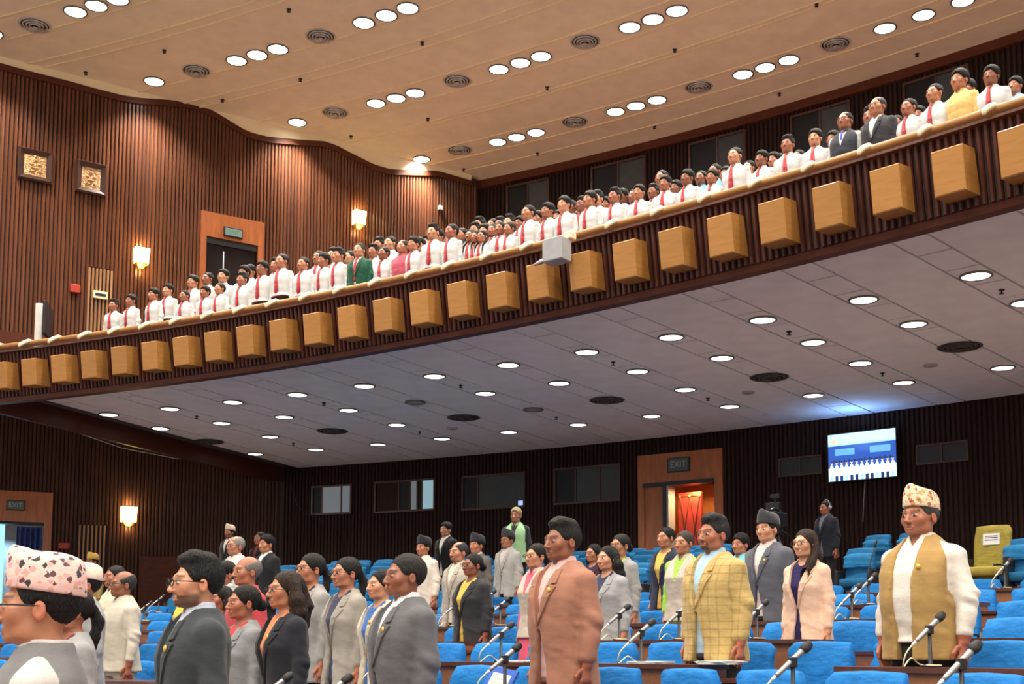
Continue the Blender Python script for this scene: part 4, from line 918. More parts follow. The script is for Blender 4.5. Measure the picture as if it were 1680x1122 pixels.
def place(proto, R, t, z, rz=0.0):
    o = proto if proto.name not in used else copy_tree(proto); used.add(proto.name); o.location = P(R, t, z); o.rotation_euler = (0, 0, -t+rz); return o
rw = {3: 'front', 4: 'second', 5: 'third', 6: 'fourth', 7: 'fifth', 8: 'sixth', 9: 'seventh'}
rnd = random.Random(4)
for k in range(3, 10):
    step = .62/(RP[k]+.2); t = .445; n = 0
    while t < .915:
        x, y, z = P(RP[k]+.22, t, fl(k)+.7)
        if y > .8 and abs(x) < .46*y+.5:
            n += 1; place(protos[rnd.randrange(3)], RP[k]+.34, t+rnd.uniform(-.0008, .0008), fl(k), rnd.uniform(-.12, .12))
        t += step
cnt = {}
for o in sorted([o for o in COL.objects if o.name.startswith('covered_chair') and o.parent is None], key=lambda o: o.location.x):
    R = math.hypot(o.location.x-CX, o.location.y-CY); k = int(round((R-.34-RP[0])/1.265)); cnt[k] = cnt.get(k, 0)+1
    tag(o, 'bright blue cloth-covered chair in the %s desk row, %s from the left' % (rw[k], nth(cnt[k])), 'chair', 'blue covered chairs behind the desks')
for k in range(10, 17):
    step = .66/(RP[k]+.2); t = .40; n = 0
    while t < .86:
        x, y, z = P(RP[k]+.2, t, fl(k)+.8)
        ok = y > .8 and abs(x) < .45*y and (t < .625 or (k == 14 and (.686 < t < .70 or .748 < t < .79)) or (k == 16 and (.675 < t < .70 or .735 < t < .76)) or k == 10 and t < .66)
        if x < -6.2 or (k > 13 and x < -5.6): ok = False
        if ok: n += 1; place(seats[rnd.randrange(2)], RP[k]+.34, t, fl(k)+(.12 if k > 14 else 0), rnd.uniform(-.03, .03))
        t += step
cnt = {}
for o in sorted([o for o in COL.objects if o.name.startswith('theatre_seat') and o.parent is None], key=lambda o: o.location.x):
    R = math.hypot(o.location.x-CX, o.location.y-CY); k = int(round((R-.34-RP[0])/1.265)); cnt[k] = cnt.get(k, 0)+1
    tag(o, 'teal blue covered theatre seat in rear row %s of the hall, %s from the left' % (ORDW[k-10], nth(cnt[k])), 'seat', 'theatre seats at the back')
if True:
    t = .7415; c = empty('theatre_seat', P(RP[14]+.35, t, fl(14)+.10), -t); tag(c, 'olive yellow theatre seat with a white paper notice on its back', 'seat')
    YL = (.36, .28, .05); seat_cover(.30, .28, .06, .25, 1.14, .14, 2, .01).build('back_cover', M['bluecover'], c, True).color = (*YL, 1)
    MB().box(-.28, .28, -.36, .02, .34, .48, .03).build('seat_cushion', M['bluecover'], c, True).color = (*YL, 1)
    for s in (-1, 1): MB().box(s*.33-.03, s*.33+.03, -.34, .06, 0, .62, .01).build('arm_panel', M['black'], c)
    nb = MB().box(-.13, .13, -.004, 0, -.09, .09).build('paper_notice', M['paper'], c, False, (.0, .020, .93)); nb.rotation_euler = (-.14, 0, 0); mb = MB()
    for z in (.04, .015, -.02): mb.box(-.10, .10, -.006, -.004, z, z+.012)
    mb.build('printed_lines', M['metal_dark'], nb)
# ---- desks: long high section, low cabinet, open gap
LOW, PER = .8160, .0958
def desk_arc(name, R0, R1, t0, t1, z0, z1, mat, parent, org):
    v, f = arc_mesh([(R0, z0), (R1, z0), (R1, z1), (R0, z1)], t0, t1, 6, True); return mesh_obj(name, [(x-org[0], y-org[1], z-org[2]) for x, y, z in v], f, mat, parent)
sock = MB().box(-.035, .035, -.012, 0, -.045, .045, .006).mesh('socket', M['creamwhite'])
desks = []
for k in range(3, 10):
    Rd = RP[k]-.55; z = fl(k); lw = .34/Rd; gw = .70/Rd; n = 0
    for i in range(-1, 5):
        s = LOW-PER*i; h0, h1 = s-PER+lw+gw, s
        if h1 > .90: h1 = min(h1, .93)
        if h0 < .46: h0 = max(h0, .455)
        if h1-h0 < .01: continue
        n += 1; tc = (h0+h1)/2; org = P(Rd, tc, z); d = empty('desk', org); desks.append((k, n, d))
        desk_arc('front_panel', Rd, Rd+.03, h0, h1, z+.0, z+.695, M['deskwood'], d, org); desk_arc('top', Rd-.03, Rd+.35, h0-.0003, h1+.0003, z+.695, z+.725, M['desktop'], d, org)
        for te in (h0, h1-.0008): desk_arc('side_panel', Rd+.03, Rd+.33, te, te+.0008, z, z+.695, M['deskwood'], d, org)
        if i >= 0:
            org = P(Rd, s+lw/2, z); c = empty('side_cabinet', org); c['row'] = k
            desk_arc('body', Rd+.01, Rd+.35, s+.0004, s+lw, z, z+.615, M['deskwood'], c, org); desk_arc('top', Rd-.015, Rd+.36, s+.0004, s+lw+.0004, z+.615, z+.64, M['desktop'], c, org)
            data_obj('socket', sock, c, Vector(P(Rd+.008, s+lw*.4, z+.45))-Vector(org), -(s+lw/2))
            tag(c, 'low wooden cabinet closing the %s desk row, %s from the right' % (rw[k], nth(i+1)), 'cabinet', 'low cabinets between desks')
for k, n, d in desks: tag(d, 'long brown wooden desk in the %s desk row, %s from the right' % (rw[k], nth(n)), 'desk', 'rows of wooden desks')
# ---- microphones
M['micbody'] = mat_plain('mic_metal', (.30, .30, .31), .35, .7, .15, 20); M['michead'] = mat_plain('mic_grille', (.025, .025, .027), .6, .3, .3, 80, .4); M['cable'] = mat_plain('cream_cable', (.66, .58, .38), .6)
def make_mic(h=.20):
    m = empty('microphone'); a = math.radians(36)
    MB().lathe([(.055, 0), (.05, .012), (.012, .02), (.010, h)], 12).build('stand', M['metal_dark'], m, True)
    MB().box(-.016, .016, -.022, .022, h-.02, h+.03, .006).build('clip', M['black'], m)
    ax = lambda q: (0, q*math.cos(a), h+.015+q*math.sin(a))
    MB().tube([ax(-.13), ax(-.11), ax(.06), ax(.075)], [.010, .0125, .016, .017], 10).build('body', M['micbody'], m, True)
    MB().tube([ax(.072), ax(.09), ax(.115), ax(.135), ax(.14)], [.018, .024, .025, .018, .006], 12).build('head', M['michead'], m, True)
    MB().tube([ax(-.13), ax(-.16)], [.009, .007], 8).build('plug', M['white'], m, True)
    p0 = Vector(ax(-.16)); MB().tube([p0, p0+Vector((.0, -.05, -.05)), p0+Vector((-.03, -.04, -.12)), (-.09, -.05, .05), (-.10, .03, .012), (-.02, .08, .010), (.05, .02, .010), (.03, -.06, .012)], .0045, 6, 5).build('cable', M['cable'], m, True)
    return m
mic0 = make_mic()
MICS = [(7,0.7034),(8,0.6723),(7,0.6865),(5,0.7645),(4,0.8007),(6,0.7679),(5,0.8011),(6,0.7838),(8,0.7143),(6,0.8029),(4,0.8581),(7,0.8044),(8,0.7907),(9,0.8084),(5,0.8578),(4,0.8823),(3,0.7846),(3,0.8007),(4,0.7695),(9,0.4939),(8,0.5185)]     # (desk row, angle)
for i, (k, t) in enumerate(MICS):
    m = mic0 if i == 0 else copy_tree(mic0); m.location = P(RP[k]-.42, t, fl(k)+.725); m.rotation_euler = (0, 0, -t-.25); m['row'] = k; m['px'] = t
cnt = {}
for o in sorted([o for o in COL.objects if o.name.startswith('microphone')], key=lambda o: o['px']):
    k = o['row']; cnt[k] = cnt.get(k, 0)+1; tag(o, 'desk microphone with black head and cream cable on the %s desk row, %s from left' % (rw[k], nth(cnt[k])), 'microphone', 'desk microphones'); del o['row']; del o['px']
t = 0.7741; o = tag(empty('gooseneck_microphone', P(RP[9]-.42, t, fl(9)+.725), -t), 'tall thin gooseneck microphone beside the man in the patterned cap', 'microphone')
MB().lathe([(.06, 0), (.05, .015), (.012, .02), (.010, .10)], 12).build('base', M['metal_dark'], o, True); MB().tube([(0, 0, .1), (.0, .02, .22), (.01, .07, .36), (.02, .14, .50)], [.010, .009, .008, .008], 8).build('neck', M['black'], o, True); MB().tube([(.02, .14, .50), (.024, .165, .55), (.027, .18, .58)], [.012, .015, .010], 10).build('head', M['michead'], o, True)
for o in COL.objects:
    if 'row' in o.keys(): del o['row']
# ---- papers on the desks
def paper(k, t, rot, n, label, col=None):
    o = empty('paper_stack', P(RP[k]-.36, t, fl(k)+.726), -t+rot)
    rr = random.Random(n)
    for i in range(n): a = rr.uniform(-.2, .2); q = MB().box(-.105, .105, -.148, .148, i*.004, i*.004+.003).build('sheet', M['paper'] if not (col and i == n-1) else col, o); q.rotation_euler = (0, 0, a)
    tag(o, label, 'papers')
paper(5, 0.802, .3, 4, 'white papers lying on the desk in front of the checked jacket'); paper(5, 0.8177, .2, 6, 'white paper stack on the desk edge below the checked jacket'); paper(8, 0.6509, .2, 3, 'white sheets on the desk beside the white-shirted man'); paper(5, 0.7683, .4, 3, 'white papers on the desk left of the brown suit')
# ================================================================ PEOPLE: wardrobe and placing
def pattern_mat(name, base, spots, scale, thr=(.30, .42), kind='voronoi', rough=.8):
    m, nt, b = new_mat(name); tc = nt.nodes.new('ShaderNodeTexCoord')
    if kind == 'voronoi':
        vo = nt.nodes.new('ShaderNodeTexVoronoi'); vo.inputs['Scale'].default_value = scale; vo.distance = 'MANHATTAN'; dn = nt.nodes.new('ShaderNodeTexNoise'); dn.inputs['Scale'].default_value = scale*1.3; nt.links.new(tc.outputs['Object'], dn.inputs['Vector']); sc_ = nt.nodes.new('ShaderNodeVectorMath'); sc_.operation = 'MULTIPLY_ADD'; sc_.inputs[1].default_value = (.6/scale,)*3; nt.links.new(dn.outputs['Color'], sc_.inputs[0]); nt.links.new(tc.outputs['Object'], sc_.inputs[2]); nt.links.new(sc_.outputs[0], vo.inputs['Vector'])
        r = ramp(nt, vo.outputs['Distance'], [(thr[0], (1, 1, 1)), (thr[1], (0, 0, 0))]); cr = nt.nodes.new('ShaderNodeValToRGB'); nt.links.new(vo.outputs['Color'], cr.inputs[0]); e = cr.color_ramp.elements; cr.color_ramp.interpolation = 'CONSTANT'
        while len(e) < len(spots): e.new(.5)
        for i, (q, c) in enumerate(zip(e, spots)): q.position = i/len(spots); q.color = (*c, 1)
        out = mixrgb(nt, 'MIX', base, cr.outputs[0], r.outputs[0])
    elif kind == 'plaid':
        sp = nt.nodes.new('ShaderNodeSeparateXYZ'); nt.links.new(tc.outputs['Object'], sp.inputs[0]); out = None
        for ax in (0, 2):
            w_ = nt.nodes.new('ShaderNodeMath'); w_.operation = 'MULTIPLY'; w_.inputs[1].default_value = scale; nt.links.new(sp.outputs[ax], w_.inputs[0]); fr = nt.nodes.new('ShaderNodeMath'); fr.operation = 'FRACT'; nt.links.new(w_.outputs[0], fr.inputs[0])
            r = ramp(nt, fr.outputs[0], [(.0, (1, 1, 1)), (.12, (.72, .72, .70)), (.24, (1, 1, 1))]); out = r.outputs[0] if out is None else mixrgb(nt, 'MULTIPLY', out, r.outputs[0])
        nz = setup_noise(nt, 180, 2); r3 = ramp(nt, nz.outputs[0], [(.3, (.85, .85, .85)), (.7, (1.1, 1.1, 1.1))]); out = mixrgb(nt, 'MULTIPLY', mixrgb(nt, 'MULTIPLY', out, base), r3.outputs[0])
    nt.links.new(out, b.inputs['Base Color']); b.inputs['Roughness'].default_value = rough; b.inputs['Sheen Weight'].default_value = .2
    wr = setup_noise(nt, 8, 3, (1, 1, 1.6)); add_bump(nt, b, wr.outputs[0], .4, .03); return m
PAT = {
 'topi_pink': pattern_mat('pink_topi_print', lin(226, 186, 178), [lin(40, 42, 50), lin(90, 60, 66), lin(214, 150, 145), lin(205, 160, 150)], 44, (.58, .66)),
 'topi_red': pattern_mat('red_topi_print', lin(226, 205, 170), [lin(176, 40, 52), lin(150, 104, 60), lin(200, 150, 90), lin(180, 60, 64)], 36, (.58, .68)),
 'plaid': pattern_mat('yellow_check', lin(186, 158, 96), [], 19, kind='plaid'),
 'yellow_print': pattern_mat('yellow_saree_print', lin(205, 170, 60), [lin(120, 80, 30), lin(235, 205, 90)], 30, (.2, .4)),
 'blue_print': pattern_mat('blue_dress_print', lin(30, 90, 165), [lin(150, 45, 90), lin(20, 50, 110), lin(70, 150, 200)], 42, (.2, .4)),
 'green_print': pattern_mat('green_blouse_print', lin(150, 200, 70), [lin(90, 150, 30), lin(190, 220, 120)], 36, (.2, .4)),
 'navy_print': pattern_mat('navy_blouse_print', lin(28, 30, 70), [lin(120, 40, 70), lin(30, 34, 84)], 34, (.15, .3)),
 'floral_white': pattern_mat('printed_white_cap', lin(225, 205, 190), [lin(190, 140, 120), lin(230, 200, 180)], 60, (.2, .4)),
}
BM, BF = body_mesh(False), body_mesh(True)
HAIR = {k: hair_mesh(k, .0065) for k in ('short', 'thick', 'quiff', 'receding', 'bald', 'bun', 'pony', 'long', 'loose', 'tight')}
CL = {'jacket': coat(False, 'jacket'), 'vest': coat(False, 'vest'), 'ovest': coat(False, 'ovest'), 'shirt': coat(False, 'shirt'), 'kurta': coat(False, 'kurta'), 'blazer': coat(True, 'blazer'), 'fvest': coat(True, 'vest'), 'fshirt': coat(True, 'kurta'), 'mfront': shirt_front(False), 'ffront': shirt_front(True), 'lap': lapel_mesh(False, 'jacket'), 'flap': lapel_mesh(True, 'blazer'), 'trousers': trousers(False), 'ftrousers': trousers(True), 'skirt': trousers(True, True), 'shoes': shoes_mesh(), 'tie': tie_mesh(), 'topi': topi_mesh(), 'topi2': topi_mesh(.118, .10, .040), 'glasses': glasses_mesh(), 'belt': belt_mesh()}
def with_mat(key, mat, cache={}):
    k = (key, mat.name)
    if k not in cache: me = CL[key].copy(); me.materials.clear(); me.materials.append(mat); cache[k] = me
    return cache[k]
SK = [lin(196, 140, 108), lin(178, 120, 90), lin(160, 102, 76), lin(140, 88, 64), lin(206, 154, 122)]
BLK = (.010, .009, .009); GRY = lin(120, 118, 116); DBR = (.022, .014, .010)
def person(R, t, z, H, label, fem=False, yaw=-.13, stout=0.0, hair='short', hc=BLK, skin=0, coatc=None, under=(.75, .75, .75), upat=None, kind=None, kmat=None, sleeve=None, pants=(.02, .02, .022), hat=None, hatc=None, glasses=False, beard=None, badge=False, tie=None, skirt=False, group='delegates standing at their desks', wid=1.0):
    top = 1.730 if hat is None else 1.788
    sc = H/top; e = empty('person', P(R, t, z), -t+yaw); e.scale = (sc*wid, sc*wid, sc); tag(e, label, 'person', group)
    vv = lambda me: variant(me, stout)
    data_obj('body', vv(bearded(BF if fem else BM, *beard) if beard else (BF if fem else BM)), e, color=SK[skin]); h = data_obj('hair', variant(HAIR[hair], stout), e, color=hc)
    if kind in ('jacket', 'blazer'):
        K, L_ = ('jacket', 'lap') if not fem else ('blazer', 'flap')
        c = data_obj('jacket', vv(with_mat(K, kmat) if kmat else CL[K]), e, color=coatc); data_obj('lapels', vv(with_mat(L_, kmat) if kmat else CL[L_]), c, color=tuple(q*.92 for q in coatc))
        U = 'ffront' if fem else 'mfront'; data_obj('blouse' if fem else 'shirt', vv(with_mat(U, PAT[upat]) if upat else CL[U]), e, color=under)
        if badge: data_obj('badge', badge_me, c, ((.088 if not fem else .085)*(1+stout*.7), front_y(TF if fem else TM, .03, .085, 1.30)*(1+stout*.8)-.014, 1.30))
    elif kind in ('vest', 'ovest'):
        c = data_obj('waistcoat', vv(CL['fvest' if fem else kind]), e, color=coatc); s_ = 'fshirt' if fem else 'shirt'
        data_obj('shirt', vv(with_mat(s_, PAT[upat]) if upat else CL[s_]), e, color=under)
        if badge: data_obj('badge', badge_me, c, (.115, front_y(TM, .024, .095, 1.29)*(1+stout*1.1)-.010, 1.29))
    elif kind in ('shirt', 'kurta'):
        s_ = 'fshirt' if fem else kind; data_obj('shirt', vv(with_mat(s_, PAT[upat]) if upat else CL[s_]), e, color=coatc)
    if tie: data_obj('tie', CL['tie'], e, color=tie)
    data_obj('skirt' if skirt else 'trousers', vv(CL['skirt' if skirt else ('ftrousers' if fem else 'trousers')]), e, color=pants); data_obj('shoes', CL['shoes'], e)
    if hat: data_obj('cap', with_mat(hat, hatc) if not isinstance(hatc, tuple) else CL[hat], e, color=hatc if isinstance(hatc, tuple) else (1, 1, 1))
    if glasses: data_obj('glasses', CL['glasses'], e)
    return e
nriser = 0
def delegate(k, t, H, label, **kw):
    """stand a person in row k; a few stand on a step of the aisle"""
    global nriser
    cap = 1.80 if not kw.get('fem') else 1.70
    if kw.get('hat'): cap += .06
    z = fl(k)
    if H > cap+.02:
        nriser += 1; x, y, _ = P(RP[k], t, 0); lift = H-cap; s = MB().box(-.4, .4, -.35, .35, 0, lift).build('floor_step_%d' % nriser, M['floor'], None, False, P(RP[k], t, z), -t); tag(s, kind='structure'); z += lift; H = cap
    return person(RP[k]-.08, t+.0024, z, H, label, **kw)
G = lin
delegate(1, .8475, 1.82, 'near man in profile wearing a pink patterned cap and grey waistcoat', yaw=-.45, hat='topi2', hatc=PAT['topi_pink'], hair='short', skin=1, kind='vest', coatc=G(112, 112, 114), under=G(196, 192, 188), glasses=True, stout=.06)
delegate(2, .7654, 1.66, 'woman with dark ponytail in a pale grey jacket behind the pink cap', fem=True, hair='pony', skin=2, kind='blazer', coatc=G(150, 150, 152), under=G(120, 60, 60))
delegate(3, .6998, 1.83, 'man in a pale pink cap and light grey jacket at the far left', hat='topi', hatc=PAT['floral_white'], skin=2, kind='jacket', coatc=G(150, 152, 156), yaw=-.25)
delegate(10, .4183, 1.78, 'guard in khaki shirt and yellowish cap near the lower left wall', hat='topi2', hatc=G(196, 160, 70), skin=3, kind='shirt', coatc=G(170, 150, 90), group='people by the walls')
delegate(5, .6062, 1.73, 'man with dark hair partly hidden behind the bald man in cream', skin=2, kind='kurta', coatc=G(215, 205, 180))
delegate(5, .6400, 1.60, 'woman in a bright yellow shawl behind the bald man in cream', fem=True, hair='bun', skin=2, kind='shirt', coatc=G(226, 190, 70), pants=G(226, 190, 70), skirt=True)
delegate(4, .6587, 1.70, 'bald man with glasses in a cream waistcoat and pale kurta', hair='bald', hc=G(60, 58, 58), skin=3, kind='vest', coatc=G(190, 184, 168), under=G(196, 190, 176), glasses=True, stout=.08, pants=G(190, 186, 175), yaw=-.22)
delegate(2, .8045, 1.77, 'bearded man in a dark charcoal suit with silver-blue glasses', hair='quiff', skin=0, kind='jacket', coatc=G(52, 58, 62), under=G(190, 196, 214), glasses=True, badge=True, yaw=-.24, beard=(.22,))
delegate(5, .6550, 1.69, 'dark-haired man in a grey coat half hidden by the charcoal suit', hair='thick', skin=2, kind='jacket', coatc=G(140, 142, 142))
delegate(13, .4229, 2.16, 'man in a beige cap and dark open waistcoat by the lower left wall', hat='topi2', hatc=G(206, 178, 150), skin=3, kind='jacket', coatc=G(40, 36, 36), under=G(200, 192, 180), group='people by the walls')
delegate(7, .5839, 1.96, 'grey-haired man with glasses in a white coat at the back left', hair='receding', hc=G(150, 146, 140), skin=1, kind='jacket', coatc=G(206, 204, 196), under=G(214, 212, 206), glasses=True)
delegate(11, .4836, 1.98, 'man in maroon and black standing near the lower left wall', skin=2, kind='jacket', coatc=G(30, 22, 24), under=G(110, 50, 50), group='people by the walls')
delegate(8, .5667, 1.94, 'man in a black suit and white shirt at the back left', hair='thick', skin=1, kind='jacket', coatc=G(26, 27, 32), badge=True)
delegate(4, .7081, 1.75, 'elderly bald man in a coral red kurta', hair='bald', hc=G(130, 126, 120), skin=2, kind='kurta', coatc=G(190, 70, 76), yaw=-.15)
delegate(4, .6985, 1.52, 'woman with loose black hair and dusky jacket behind the charcoal suit', fem=True, hair='loose', skin=2, kind='blazer', coatc=G(84, 86, 98), under=G(150, 60, 60))
delegate(3, .7578, 1.57, 'woman with tied black hair in a grey jacket over a red top', fem=True, hair='bun', skin=2, kind='blazer', coatc=G(136, 138, 142), under=G(216, 60, 64), yaw=-.18)
delegate(3, .7708, 1.64, 'woman with wavy brown hair and glasses in a black jacket', fem=True, hair='loose', hc=(.030, .016, .010), skin=1, kind='blazer', coatc=G(36, 38, 46), under=G(214, 130, 90), glasses=True, badge=True, yaw=-.2)
delegate(4, .7307, 1.73, 'tall woman with glasses and tied hair in a light grey jacket', fem=True, hair='pony', skin=1, kind='blazer', coatc=G(156, 154, 152), under=G(60, 40, 52), glasses=True)
delegate(4, .7425, 1.68, 'woman in a beige-grey blazer over a navy dress', fem=True, hair='pony', skin=1, kind='blazer', coatc=G(158, 152, 144), under=G(40, 40, 84), upat='navy_print', glasses=True)
delegate(4, .7535, 1.57, 'woman in a cream jacket over a blue patterned dress', fem=True, hair='bun', skin=0, kind='blazer', coatc=G(200, 192, 174), under=(.1, .2, .5), upat='blue_print', badge=True, yaw=-.15)
delegate(3, .8035, 1.68, 'man in a charcoal grey suit with white shirt and gold badge, centre left', hair='short', hc=(.02, .018, .017), skin=3, kind='jacket', coatc=G(94, 94, 98), under=G(226, 226, 230), badge=True, stout=.12, yaw=-.26)
delegate(9, .6113, 1.78, 'man in a white shirt and black cap at the back', hat='topi2', hatc=G(34, 36, 42), skin=1, kind='kurta', coatc=G(226, 216, 204), stout=.12)
delegate(12, .5562, 1.93, 'man in a black suit standing before the back wall', hair='thick', skin=1, kind='jacket', coatc=G(22, 20, 22), under=G(220, 214, 200), group='people by the walls')
delegate(7, .6782, 1.69, 'moustached man in a beige jacket behind the woman in black', hair='receding', hc=G(60, 58, 58), skin=1, beard=(.4, True), kind='jacket', coatc=G(176, 168, 156), under=G(214, 206, 196))
delegate(9, .6340, 1.76, 'man in a black cap and grey jacket at the back centre', hat='topi', hatc=G(40, 42, 46), skin=1, kind='jacket', coatc=G(104, 98, 92))
delegate(6, .7125, 1.58, 'woman in a black jacket over a yellow patterned saree', fem=True, hair='bun', skin=3, kind='blazer', coatc=G(46, 46, 50), upat='yellow_print', glasses=True, stout=.14, yaw=-.15)
delegate(10, .6246, 1.78, 'man in a pale silver jacket and dark cap at the back', hat='topi', hatc=G(54, 56, 62), skin=1, kind='jacket', coatc=G(178, 176, 172), under=G(200, 196, 192), glasses=True)
delegate(12, .5889, 2.10, 'white-haired man in a pale green waistcoat before the back wall', hair='thick', hc=G(200, 186, 140), skin=1, kind='vest', coatc=G(170, 214, 160), under=G(50, 52, 56), group='people by the walls', yaw=.25)
delegate(6, .7335, 1.63, 'woman in a cream waistcoat with bright pink sleeves', fem=True, hair='pony', skin=0, kind='vest', coatc=G(196, 182, 168), under=G(226, 92, 120), glasses=True)
brown = delegate(4, .8027, 1.79, 'man in a light brown suit and pink shirt at the centre', hair='quiff', skin=3, kind='jacket', coatc=G(160, 112, 92), under=G(214, 178, 176), badge=True, stout=.12, yaw=-.18, pants=G(150, 104, 86))
delegate(8, .7017, 1.53, 'woman with glasses in a dark maroon dress at the back centre', fem=True, hair='loose', skin=1, kind='blazer', coatc=G(70, 30, 44), under=G(40, 44, 84), glasses=True)
delegate(7, .7339, 1.64, 'woman with glasses in a grey jacket over a pale green top', fem=True, hair='bun', skin=1, kind='blazer', coatc=G(152, 150, 150), upat='green_print', glasses=True)
delegate(6, .7552, 1.56, 'woman in a silver-grey jacket over a navy dress, centre right', fem=True, hair='loose', skin=0, kind='blazer', coatc=G(158, 158, 160), upat='navy_print', stout=.10)
delegate(8, .7260, 1.66, 'tall woman in a navy suit with a yellow blouse', fem=True, hair='tight', skin=1, kind='blazer', coatc=G(42, 46, 70), under=G(214, 180, 90), badge=True)
delegate(7, .7531, 1.62, 'woman with short greying hair in a cream waistcoat over bright green', fem=True, hair='tight', hc=G(70, 64, 58), skin=1, kind='vest', coatc=G(194, 184, 172), under=G(140, 196, 40), upat='green_print', stout=.06, yaw=.02)
delegate(5, .8084, 1.73, 'man in a yellow checked jacket over a light blue shirt', hair='quiff', hc=(.02, .018, .018), skin=2, kind='jacket', coatc=G(186, 158, 96), kmat=PAT['plaid'], under=G(170, 206, 232), stout=.12, yaw=-.16, beard=(.25, True), pants=G(60, 58, 56))
delegate(8, .7490, 1.52, 'person in a pale turquoise shirt hidden behind the checked jacket', skin=1, kind='kurta', coatc=G(120, 200, 214), hair='thick')
delegate(7, .7764, 1.75, 'man in a dark grey suit and black cap, right of centre', hat='topi', hatc=G(56, 56, 62), skin=0, kind='jacket', coatc=G(88, 90, 100), under=G(222, 206, 200), badge=True, stout=.10)
delegate(6, .8061, 1.57, 'young woman with long brown hair in a pale peach blazer', fem=True, hair='long', hc=(.035, .017, .011), skin=4, kind='blazer', coatc=G(226, 190, 166), under=G(40, 30, 80), glasses=True, yaw=-.08)
op = delegate(15, .6750, 1.80, 'camera operator in a dark suit with headphones before the back wall', hair='short', skin=2, kind='jacket', coatc=G(30, 34, 44), under=G(120, 120, 130), group='people by the walls', yaw=-.35)
hp = MB(); hp.tube([(.092*math.cos(a), .012, 1.605+.145*math.sin(a)) for a in [PI*i/10 for i in range(11)]], .007, 6)
for sx in (-1, 1): hp.tube([(sx*.082, .012, 1.605), (sx*.104, .012, 1.605)], .034, 10)
hp.build('headphones', M['grey'], op, True)
delegate(5, .8492, 1.79, 'stout man in a red and cream patterned cap and tan waistcoat', hat='topi', hatc=PAT['topi_red'], hair='short', hc=G(70, 68, 66), skin=2, kind='ovest', coatc=G(168, 136, 82), under=G(222, 216, 206), badge=True, stout=.24, yaw=-.14)
# ---- blue folder held at the brown suit's side
o = tag(empty('blue_folder', P(RP[4]-.30, .7945, fl(4)+.72), -.7945-.2), 'bright blue folder with a white printed sheet held beside the brown suit', 'folder')
o.rotation_euler = (-.5, .12, -.7945-.1); MB().box(-.13, .13, -.008, .008, -.17, .17, .003).build('cover', mat_plain('blue_card', (.02, .10, .50), .5), o); q = MB().box(-.085, .095, -.011, -.008, -.14, .13).build('sheet', M['paper'], o); mb = MB()
for z in (.09, .06, .03, 0, -.03, -.06): mb.box(-.06, .06, -.0125, -.011, z, z+.008)
mb.build('printed_lines', mat_plain('pale_print', (.62, .50, .36), .8), q)
# ---- television camera on its tripod
t = .6605; o = tag(empty('television_camera', P(RP[15]-.35, t, fl(15)), -t), 'black television camera on a tripod beside the camera operator', 'camera')
for a in (0, 2.1, 4.2): MB().tube([(0, 0, 1.25), (.42*math.cos(a+.5), .42*math.sin(a+.5), .0)], [.03, .02], 8).build('tripod_leg', M['metal_dark'], o, True)
MB().box(-.07, .07, -.07, .07, 1.22, 1.36, .02).build('tripod_head', M['black'], o); MB().box(-.10, .10, -.26, .28, 1.38, 1.62, .02).build('camera_body', M['black'], o); MB().tube([(0, -.26, 1.5), (0, -.42, 1.5), (0, -.50, 1.5)], [.07, .075, .085], 12).build('lens', M['black'], o, True)
MB().box(-.16, .10, -.1, .02, 1.66, 1.80, .01).build('viewfinder', M['metal_dark'], o); MB().tube([(0, -.2, 1.66), (0, .0, 1.72), (0, .2, 1.66)], .012, 6).build('handle', M['metal'], o, True); MB().box(-.09, .09, -.05, .02, 1.88, 1.96, .01).build('top_lamp', M['metal_dark'], o); MB().box(-.012, .012, -.03, -.01, 1.79, 1.9).build('lamp_post', M['metal_dark'], o); MB().tube([(.05, .1, 1.3), (.12, .35, 1.2)], .012, 6).build('pan_bar', M['metal_dark'], o, True)
# ================================================================ SCHOOLCHILDREN ON THE BALCONY
HS = 1.20
BS, BSF = body_mesh(False, False), body_mesh(True, False)
HS_ = {k: hair_mesh(k, .0105) for k in ('short', 'thick', 'quiff', 'braid', 'tight', 'receding')}
SH = coat(False, 'shirt', .0135, tuck=.968); GLS = glasses_mesh()
FR = [(0.4272,1.47),(0.4371,1.51),(0.4497,1.56),(0.4666,1.43),(0.4779,1.43),(0.4858,1.45),(0.4978,1.55),(0.5083,1.69),(0.5184,1.76),(0.5295,1.62),(0.5401,1.6),(0.5474,1.63),(0.5577,1.65),(0.5696,1.49),(0.5787,1.53),(0.5839,1.53),(0.593,1.66),(0.6015,1.6),(0.6103,1.43),(0.6125,1.39),(0.6155,1.37),(0.6233,1.43),(0.6273,1.39),(0.6355,1.58),(0.6438,1.52),(0.6506,1.55),(0.6611,1.52),(0.6711,1.46),(0.6804,1.41),(0.6903,1.43),(0.6986,1.42),(0.7075,1.32),(0.7157,1.54),(0.7248,1.37),(0.7335,1.46),(0.7424,1.43),(0.7519,1.54),(0.7618,1.59),(0.7709,1.44),(0.7784,1.51),(0.7854,1.57),(0.7938,1.48)]          # (angle in the hall, stature)
